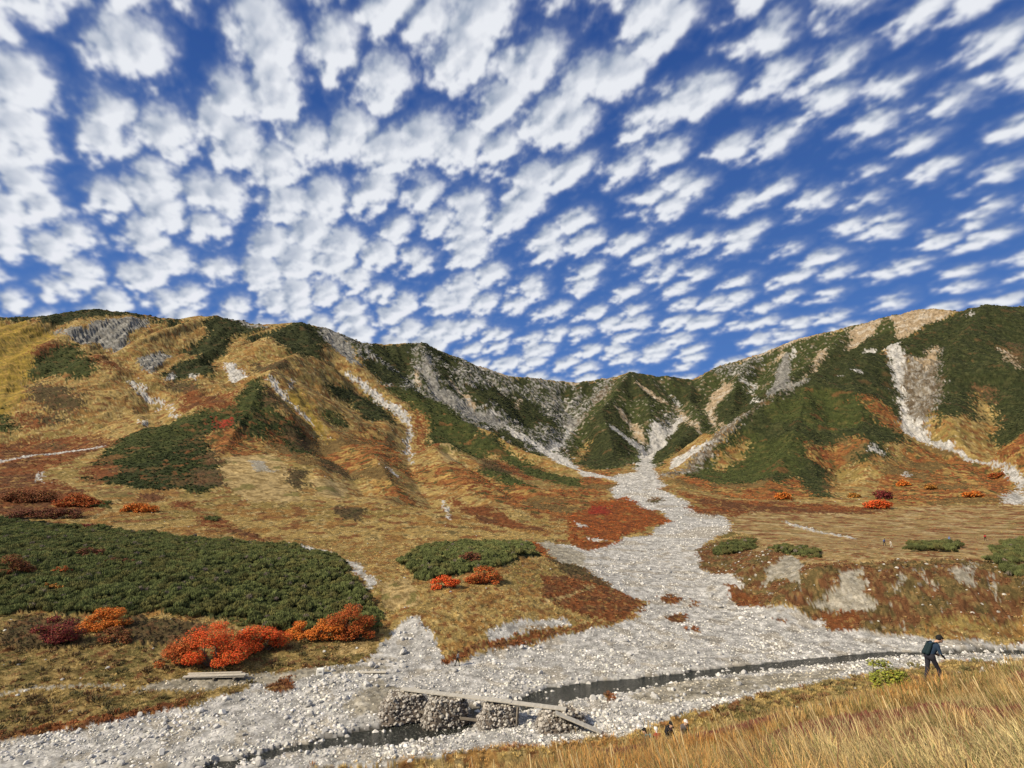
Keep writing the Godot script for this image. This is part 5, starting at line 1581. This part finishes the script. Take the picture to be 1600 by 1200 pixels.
func near_grass() -> void:
	rng.seed = 55
	var sorts := []
	for k in 4:
		sorts.append(blades_mesh(300 + k, 13, 0.50, 0.30, 0.0050, Vector3(-0.10 - 0.05 * k, 0, -0.1 + 0.08 * k)))
	var far_sort := blades_mesh(320, 12, 0.52, 0.36, 0.009, Vector3(-0.1, 0, 0))
	var where := [[], [], [], [], []]
	var tint := [[], [], [], [], []]
	var red := []
	var stalk := []
	var stalk_c := []
	var red_c := []
	var hill := kind_list.find("H")
	for j in rowd.size():
		var d := rowd[j]
		if d < 4.0 or d > 40.0:
			continue
		var step := d * 0.022
		var kinds: PackedByteArray = kk[j]
		for i in range(0, NT):
			var t := T0 + DT * i
			if kinds[i] != hill or t < -0.75 or t > 1.1:
				continue
			var times := 1
			if rng.randf() < 0.55:
				times = 2
			for e in times:
				var x := (t + DT * rng.randf()) * d
				var dd := d + step * rng.randf()
				var patch := n_small.get_noise_2d(x * 1.5, dd * 1.5)
				var patch2 := n_mid.get_noise_2d(x * 3.0 + 50.0, dd * 3.0)
				var heath := maxf(1.0 - Vector2((x - 9.1) / 2.2, (dd - 15.4) / 1.6).length(), 1.0 - Vector2((x - 8.2) / 2.4, (dd - 10.6) / 0.9).length())
				if patch2 > 0.24 or heath > 0.0:
					if rng.randf() < 0.8:
						red.append(turned(Vector3(x, ground(x, dd) - 0.02, -dd), Vector3.ONE * rng.randf_range(0.14, 0.3), rng.randf() * TAU))
						red_c.append(Color(0.15, 0.045, 0.036).lerp(Color(0.17, 0.085, 0.045), rng.randf()))
					if rng.randf() < 0.85:
						continue
				var dens := n_small.get_noise_2d(x * 5.0 + 9.0, dd * 5.0) + 0.6 * n_small.get_noise_2d(x * 2.0 + 90.0, dd * 2.0)
				var by_hiker := Vector2(x - 17.0, dd - 21.5).length()
				if dens < -0.12 and rng.randf() < 0.75:
					continue
				var c := Color(0.42, 0.27, 0.10).lerp(Color(0.42, 0.19, 0.045), clampf(patch * 1.6 + 0.35 - x * 0.02, 0.0, 1.0))
				c = c.lerp(Color(0.42, 0.36, 0.19), clampf(patch2 * 2.0 + x * 0.03 - 0.2, 0.0, 0.85))
				c = c.lerp(Color(0.52, 0.45, 0.22), clampf((x - 3.5) * 0.5, 0.0, 0.85) * clampf((10.5 - dd) * 0.4, 0.0, 1.0) * clampf(dens + 0.6, 0.0, 1.0))
				var dice := rng.randf()
				if dice < 0.22:
					c = Color(0.17, 0.17, 0.055)
				elif dice < 0.34:
					c = Color(0.14, 0.07, 0.035)
				var g := rng.randf_range(0.55, 1.3)
				c = Color(c.r * g, c.g * g, c.b * g)
				var k := 4 if d > 17.0 else rng.randi() % 4
				var s := rng.randf_range(0.5, 1.15) * (0.8 + 0.9 * dens) * smoothstep(0.2, 3.2, by_hiker + 0.9) * lerpf(1.0, 0.62, clampf((d - 10.0) / 12.0, 0.0, 1.0))
				where[k].append(turned(Vector3(x, ground(x, dd) - 0.02, -dd), Vector3(s, s, s), rng.randf_range(-1.0, 1.0) if rng.randf() < 0.5 else rng.randf() * TAU))
				tint[k].append(c)
				if dice > 0.985:
					stalk.append(turned(Vector3(x, ground(x, dd), -dd), Vector3.ONE * rng.randf_range(0.7, 1.25) * lerpf(1.0, 0.7, clampf((d - 10.0) / 12.0, 0.0, 1.0)), rng.randf_range(-1.6, 1.6)))
					stalk_c.append(Color(0.42, 0.31, 0.15) * rng.randf_range(0.75, 1.15))
	tag(many("grass_stalks", stalk_mesh(), plain(Color.WHITE, 0.8, true, 0.3), stalk, stalk_c), "tall pale seed stalks standing above the hillside grass", "grass stalks", "", "stuff")
	var m := plain(Color.WHITE, 0.8, true, 0.3)
	var about := ["tall straw-gold grass leaning on the near hillside", "pale straw blades mixed through the near hillside", "orange-gold tussocks on the near hillside", "fine bent dry grass mixed through the near hillside", "golden grass fringe along the brow of the near hillside"]
	for k in 5:
		tag(many("hillside_grass", sorts[k] if k < 4 else far_sort, m, where[k], tint[k]), about[k], "grass", "", "stuff")
	tag(many("heath_plants", tuft_mesh(17, 30, 1.0, 0.8, 0.05), plain(Color.WHITE, 0.9, true), red, red_c), "dark wine-red heath plants between the hillside grass", "heath", "", "stuff")
	print("grass ", where[0].size() * 4, " ", where[4].size(), " ", red.size())
	leafy_shrub("leafy_bush", Vector3(15.6, ground(15.6, 23.6), -23.6), 1.35, 1.5, "green", "yellow-green leafy bush on the brow of the near hillside, left of the hiker", "bush", "", 771)
	var pale := plain(Color(0.6, 0.59, 0.55))
	var k := 0
	for p in [[19.6, 23.4, 0.16, "small pale stone right of the hiker, left one of three in the grass"], [20.1, 23.5, 0.19, "small pale stone right of the hiker, middle one of three in the grass"], [20.6, 23.3, 0.26, "long pale stone right of the hiker, right one of three in the grass"]]:
		var o := obj("pale_stone", stone_mesh(600 + k, true), pale)
		o.transform = turned(Vector3(p[0], ground(p[0], p[1]) + 0.3, -p[1]), Vector3(p[2], p[2] * 1.4, p[2]), k * 1.3)
		tag(o, p[3], "stone", "pale stones in the grass by the hiker")
		k += 1
# ---------------------------------------------------------------- people
# bones: [from, to, radius at from, radius at to, colour index]; meshed as one smooth skin by surface nets
func skin(bones: Array, cell: float, st: SurfaceTool, palette: Array, soft := 0.03, only := -1.0, centre := Vector3.ZERO) -> void:
	var lo := Vector3(1e9, 1e9, 1e9)
	var hi := -lo
	for b in bones:
		for e in 2:
			var q: float = b[2 + e] + cell * 2 + soft
			lo = lo.min(b[e] - Vector3.ONE * q)
			hi = hi.max(b[e] + Vector3.ONE * q)
	var n := Vector3i(((hi - lo) / cell).ceil()) + Vector3i.ONE
	var field := PackedFloat32Array()
	field.resize(n.x * n.y * n.z)
	var which := PackedByteArray()
	which.resize(field.size())
	field.fill(9.0)
	for bi in bones.size():
		var b: Array = bones[bi]
		var a: Vector3 = b[0]
		var ab: Vector3 = b[1] - a
		var l2 := maxf(ab.length_squared(), 1e-6)
		var r0: float = b[2]
		var r1: float = b[3]
		var reach := maxf(r0, r1) + soft * 2.0 + cell * 2.0
		var f0 := Vector3i(((a.min(b[1]) - Vector3.ONE * reach - lo) / cell).floor()).clamp(Vector3i.ZERO, n - Vector3i.ONE)
		var f1 := Vector3i(((a.max(b[1]) + Vector3.ONE * reach - lo) / cell).ceil()).clamp(Vector3i.ZERO, n - Vector3i.ONE)
		for z in range(f0.z, f1.z + 1):
			for y in range(f0.y, f1.y + 1):
				for x in range(f0.x, f1.x + 1):
					var p := lo + Vector3(x, y, z) * cell
					var f := clampf((p - a).dot(ab) / l2, 0.0, 1.0)
					var v := p.distance_to(a + ab * f) - lerpf(r0, r1, f)
					var k := (z * n.y + y) * n.x + x
					var old := field[k]
					if v < old:
						which[k] = bi
					var h := clampf(0.5 + 0.5 * (old - v) / soft, 0.0, 1.0)
					field[k] = lerpf(old, v, h) - soft * h * (1.0 - h)
	var at := {}
	var verts := []
	var tones := []
	for z in n.z - 1:
		for y in n.y - 1:
			for x in n.x - 1:
				var k := (z * n.y + y) * n.x + x
				if field[k] > cell * 3.0:
					continue
				var sum := Vector3.ZERO
				var count := 0
				var vals := []
				for c in 8:
					vals.append(field[k + (c & 1) + ((c >> 1) & 1) * n.x + (c >> 2) * n.x * n.y])
				for e in [[0, 1], [2, 3], [4, 5], [6, 7], [0, 2], [1, 3], [4, 6], [5, 7], [0, 4], [1, 5], [2, 6], [3, 7]]:
					var v0: float = vals[e[0]]
					var v1: float = vals[e[1]]
					if (v0 < 0.0) != (v1 < 0.0):
						var f := v0 / (v0 - v1)
						var p0 := Vector3(e[0] & 1, (e[0] >> 1) & 1, e[0] >> 2)
						var p1 := Vector3(e[1] & 1, (e[1] >> 1) & 1, e[1] >> 2)
						sum += p0.lerp(p1, f)
						count += 1
				if count:
					at[k] = verts.size()
					verts.append(lo + (Vector3(x, y, z) + sum / count) * cell)
					tones.append(palette[bones[which[k]][4]])
	var sx := 1
	var sy := n.x
	var sz := n.x * n.y
	for z in range(1, n.z - 1):
		for y in range(1, n.y - 1):
			for x in range(1, n.x - 1):
				var k := z * sz + y * sy + x
				var here := field[k] < 0.0
				for axis in 3:
					var far := field[k + [sx, sy, sz][axis]] < 0.0
					if here == far:
						continue
					var u: int = [sy, sz, sx][axis]
					var w: int = [sz, sx, sy][axis]
					var q := [k - u - w, k - w, k, k - u]
					if not (at.has(q[0]) and at.has(q[1]) and at.has(q[2]) and at.has(q[3])):
						continue
					for c in ([0, 2, 1, 0, 3, 2] if here else [0, 1, 2, 0, 2, 3]):
						st.set_color(tones[at[q[c]]])
						st.set_smooth_group(0)
						st.add_vertex(verts[at[q[c]]])

func hand(bones: Array, wrist: Vector3, dir: Vector3, palm_down: Vector3, tone: int) -> void:
	var side := dir.cross(palm_down).normalized()
	var knuckle := wrist + dir * 0.085
	bones.append([wrist, knuckle + side * 0.025, 0.028, 0.022, tone])
	bones.append([wrist, knuckle - side * 0.025, 0.028, 0.022, tone])
	for k in 4:
		var root := knuckle + side * (0.033 - 0.022 * k)
		var long: float = [0.07, 0.08, 0.075, 0.055][k]
		var bend := root + dir * long * 0.5 + palm_down * 0.012
		bones.append([root, bend, 0.011, 0.010, tone])
		bones.append([bend, bend + dir * long * 0.25 + palm_down * long * 0.45, 0.010, 0.008, tone])
	var th := wrist + dir * 0.03 + side * 0.03
	bones.append([th, th + dir * 0.035 + side * 0.025, 0.013, 0.011, tone])
	bones.append([th + dir * 0.035 + side * 0.025, th + dir * 0.065 + side * 0.022 + palm_down * 0.01, 0.011, 0.009, tone])

# facing +x; tones: skin, jacket, trousers, boots, shirt
func person(at: Vector3, turn: float, tall: float, tones: Array, hat: Color, pack: Color, stride: float, bow: float, cell: float, label: String, group := "", short_sleeves := false) -> Node3D:
	var o := base("person", at, turn)
	tag(o, label, "person", group)
	var hips := Vector3(-0.02, 0.93, 0)
	var chest := Vector3(0.05 + 0.12 * bow, 1.27 - 0.02 * bow, 0)
	var neck := Vector3(0.07 + 0.20 * bow, 1.45, 0)
	var head := Vector3(0.10 + 0.34 * bow, 1.59 - 0.07 * bow, 0)
	var b := []
	b.append([hips + Vector3(0, 0, 0.06), hips - Vector3(0, 0, 0.06), 0.135, 0.135, 2])
	b.append([hips + Vector3(0, 0.08, 0), chest, 0.135, 0.155, 1])
	b.append([chest + Vector3(0, 0.04, 0.08), chest + Vector3(0, 0.04, -0.08), 0.135, 0.135, 1])
	b.append([chest + Vector3(0.10, 0.06, 0), hips + Vector3(0.11, 0.15, 0), 0.06, 0.05, 4])
	b.append([neck - Vector3(0, 0.06, 0), head, 0.058, 0.06, 0])
	b.append([head + Vector3(-0.015, 0.045, 0), head + Vector3(0.012, -0.045, 0), 0.098, 0.075, 0])
	b.append([head + Vector3(0.085, 0.0, 0), head + Vector3(0.103, -0.025, 0), 0.012, 0.018, 0])
	b.append([head + Vector3(0.06, -0.09, 0), head + Vector3(0.07, -0.085, 0), 0.03, 0.03, 0])
	for s in [-1.0, 1.0]:
		b.append([head + Vector3(-0.01, -0.005, 0.088 * s), head + Vector3(-0.015, 0.02, 0.092 * s), 0.014, 0.016, 0])
		var sh := chest + Vector3(0.0, 0.10, 0.185 * s)
		var el := sh + Vector3(-0.02 + 0.03 * s * stride, -0.29, 0.05 * s)
		var wr := el + Vector3(0.20, -0.10 - 0.02 * s, -0.09 * s)
		b.append([sh, el, 0.068, 0.050, 1])
		b.append([el, wr, 0.047, 0.034, 0 if short_sleeves else 1])
		hand(b, wr, (wr - el).normalized(), Vector3(-0.2, -0.75, -0.6 * s).normalized(), 0)
		var hip := hips + Vector3(0, -0.04, 0.095 * s)
		var knee := hip + Vector3(0.14 * s * stride + 0.06, -0.41, 0.01 * s)
		var ankle := knee + Vector3(0.10 * s * stride - 0.10, -0.39, 0)
		b.append([hip, knee, 0.098, 0.066, 2])
		b.append([knee, ankle, 0.064, 0.046, 2])
		b.append([ankle + Vector3(-0.04, -0.04, 0), ankle + Vector3(0.16, -0.055, 0.01 * s), 0.05, 0.04, 3])
	var st := SurfaceTool.new()
	st.begin(Mesh.PRIMITIVE_TRIANGLES)
	skin(b, cell, st, tones)
	st.generate_normals()
	st.index()
	var body := obj("body", st.commit(), plain(Color.WHITE, 0.85, true), o)
	var k := tall / 1.72
	body.scale = Vector3.ONE * k
	var cap := SurfaceTool.new()
	cap.begin(Mesh.PRIMITIVE_TRIANGLES)
	skin([[head + Vector3(-0.03, 0.055, 0), head + Vector3(0.01, 0.07, 0), 0.105, 0.10, 0], [head + Vector3(0.06, 0.06, 0.03), head + Vector3(0.17, 0.035, 0.03), 0.03, 0.014, 0], [head + Vector3(0.06, 0.06, -0.03), head + Vector3(0.17, 0.035, -0.03), 0.03, 0.014, 0], [head + Vector3(-0.09, 0.0, 0), head + Vector3(-0.09, -0.09, 0), 0.05, 0.045, 0]], maxf(cell * 0.7, 0.016), cap, [hat])
	cap.generate_normals()
	cap.index()
	obj("cap", cap.commit(), plain(Color.WHITE, 0.85, true), o).scale = Vector3.ONE * k
	if pack.a > 0.0:
		var bag := SurfaceTool.new()
		bag.begin(Mesh.PRIMITIVE_TRIANGLES)
		var pb := []
		for s in [-1.0, 1.0]:
			pb.append([chest + Vector3(-0.17, 0.10, 0.06 * s), hips + Vector3(-0.15, 0.14, 0.07 * s), 0.06, 0.072, 0])
			pb.append([chest + Vector3(-0.15, 0.17, 0.11 * s), chest + Vector3(0.06, 0.18, 0.12 * s), 0.022, 0.022, 0])
			pb.append([chest + Vector3(0.06, 0.18, 0.12 * s), chest + Vector3(0.13, 0.0, 0.13 * s), 0.022, 0.02, 0])
		skin(pb, maxf(cell * 0.8, 0.018), bag, [pack])
		bag.generate_normals()
		bag.index()
		obj("backpack", bag.commit(), plain(Color.WHITE, 0.8, true), o).scale = Vector3.ONE * k
	return o

func on_ground(x: float, d: float) -> Vector3:
	return Vector3(x, ground(x, d), -d)

func people() -> void:
	var tan_ := Color(0.45, 0.28, 0.19)
	var black := Color(0.012, 0.012, 0.014)
	var navy := Color(0.016, 0.034, 0.062)
	var none := Color(0, 0, 0, 0)
	var h := on_ground(16.6, 22.2)
	person(h + Vector3(0, 0.02, 0), 0.15, 1.8, [tan_, navy, Color(0.022, 0.022, 0.03), Color(0.05, 0.03, 0.025), Color(0.42, 0.42, 0.43)], black, Color(0.008, 0.02, 0.026), 1.0, 1.3, 0.02, "hiker in blue jacket and black cap walking head bowed along the near hillside")
	person(on_ground(7.3, 30.7), 2.9, 1.68, [tan_, Color(0.03, 0.035, 0.04), Color(0.03, 0.03, 0.04), black, Color(0.03, 0.035, 0.04)], black, Color(0.02, 0.21, 0.27), 0.6, 0.4, 0.03, "walker with turquoise backpack half hidden behind the grass, leftmost of four")
	person(on_ground(7.8, 30.9), 1.8, 1.62, [tan_, Color(0.24, 0.05, 0.03), Color(0.05, 0.05, 0.06), black, Color(0.2, 0.05, 0.03)], Color(0.62, 0.62, 0.6), none, 0.4, 0.2, 0.03, "walker in red top and white hat half hidden behind the grass")
	person(on_ground(8.3, 30.5), -1.2, 1.72, [tan_, Color(0.016, 0.016, 0.02), Color(0.02, 0.02, 0.03), black, Color(0.09, 0.035, 0.05)], black, black, 0.7, 0.45, 0.03, "walker in black with dark hair coming up behind the grass brow")
	person(on_ground(9.1, 30.5), -1.3, 1.62, [tan_, Color(0.10, 0.09, 0.09), Color(0.05, 0.045, 0.045), black, Color(0.16, 0.13, 0.11)], Color(0.62, 0.55, 0.52), none, 0.5, 0.5, 0.03, "walker in pale round hat behind the grass, rightmost of four")
	person(spot(SPOTS, 0), 0.3, 1.75, [tan_, Color(0.10, 0.10, 0.11), black, black, Color(0.3, 0.3, 0.3)], black, none, 1.1, 0.1, 0.035, "dark-clothed walker striding on the gravel in front of the mound")
	person(spot(SPOTS, 1), 0.1, 1.75, [tan_, Color(0.03, 0.04, 0.10), Color(0.02, 0.02, 0.03), black, Color(0.1, 0.1, 0.14)], black, Color(0.08, 0.10, 0.2), 1.0, 0.3, 0.04, "distant walker in navy with backpack, left of the pair on the terrace", "walkers far off on the right terrace")
	person(spot(SPOTS, 2), 3.0, 1.7, [tan_, Color(0.45, 0.42, 0.36), Color(0.4, 0.37, 0.3), black, Color(0.4, 0.36, 0.3)], Color(0.14, 0.09, 0.06), none, 0.7, 0.1, 0.04, "distant walker in cream clothes, right of the pair on the terrace", "walkers far off on the right terrace")
	person(spot(SPOTS, 3), 0.2, 1.75, [tan_, Color(0.10, 0.14, 0.26), Color(0.10, 0.12, 0.18), black, Color(0.3, 0.32, 0.36)], Color(0.08, 0.12, 0.25), none, 0.8, 0.3, 0.04, "distant walker in blue behind the dwarf pine island", "walkers far off on the right terrace")
	person(spot(SPOTS, 4), 0.2, 1.75, [tan_, Color(0.30, 0.02, 0.025), black, black, Color(0.25, 0.03, 0.03)], black, Color(0.28, 0.015, 0.02), 0.8, 0.2, 0.04, "distant walker in red jacket, rightmost on the terrace", "walkers far off on the right terrace")
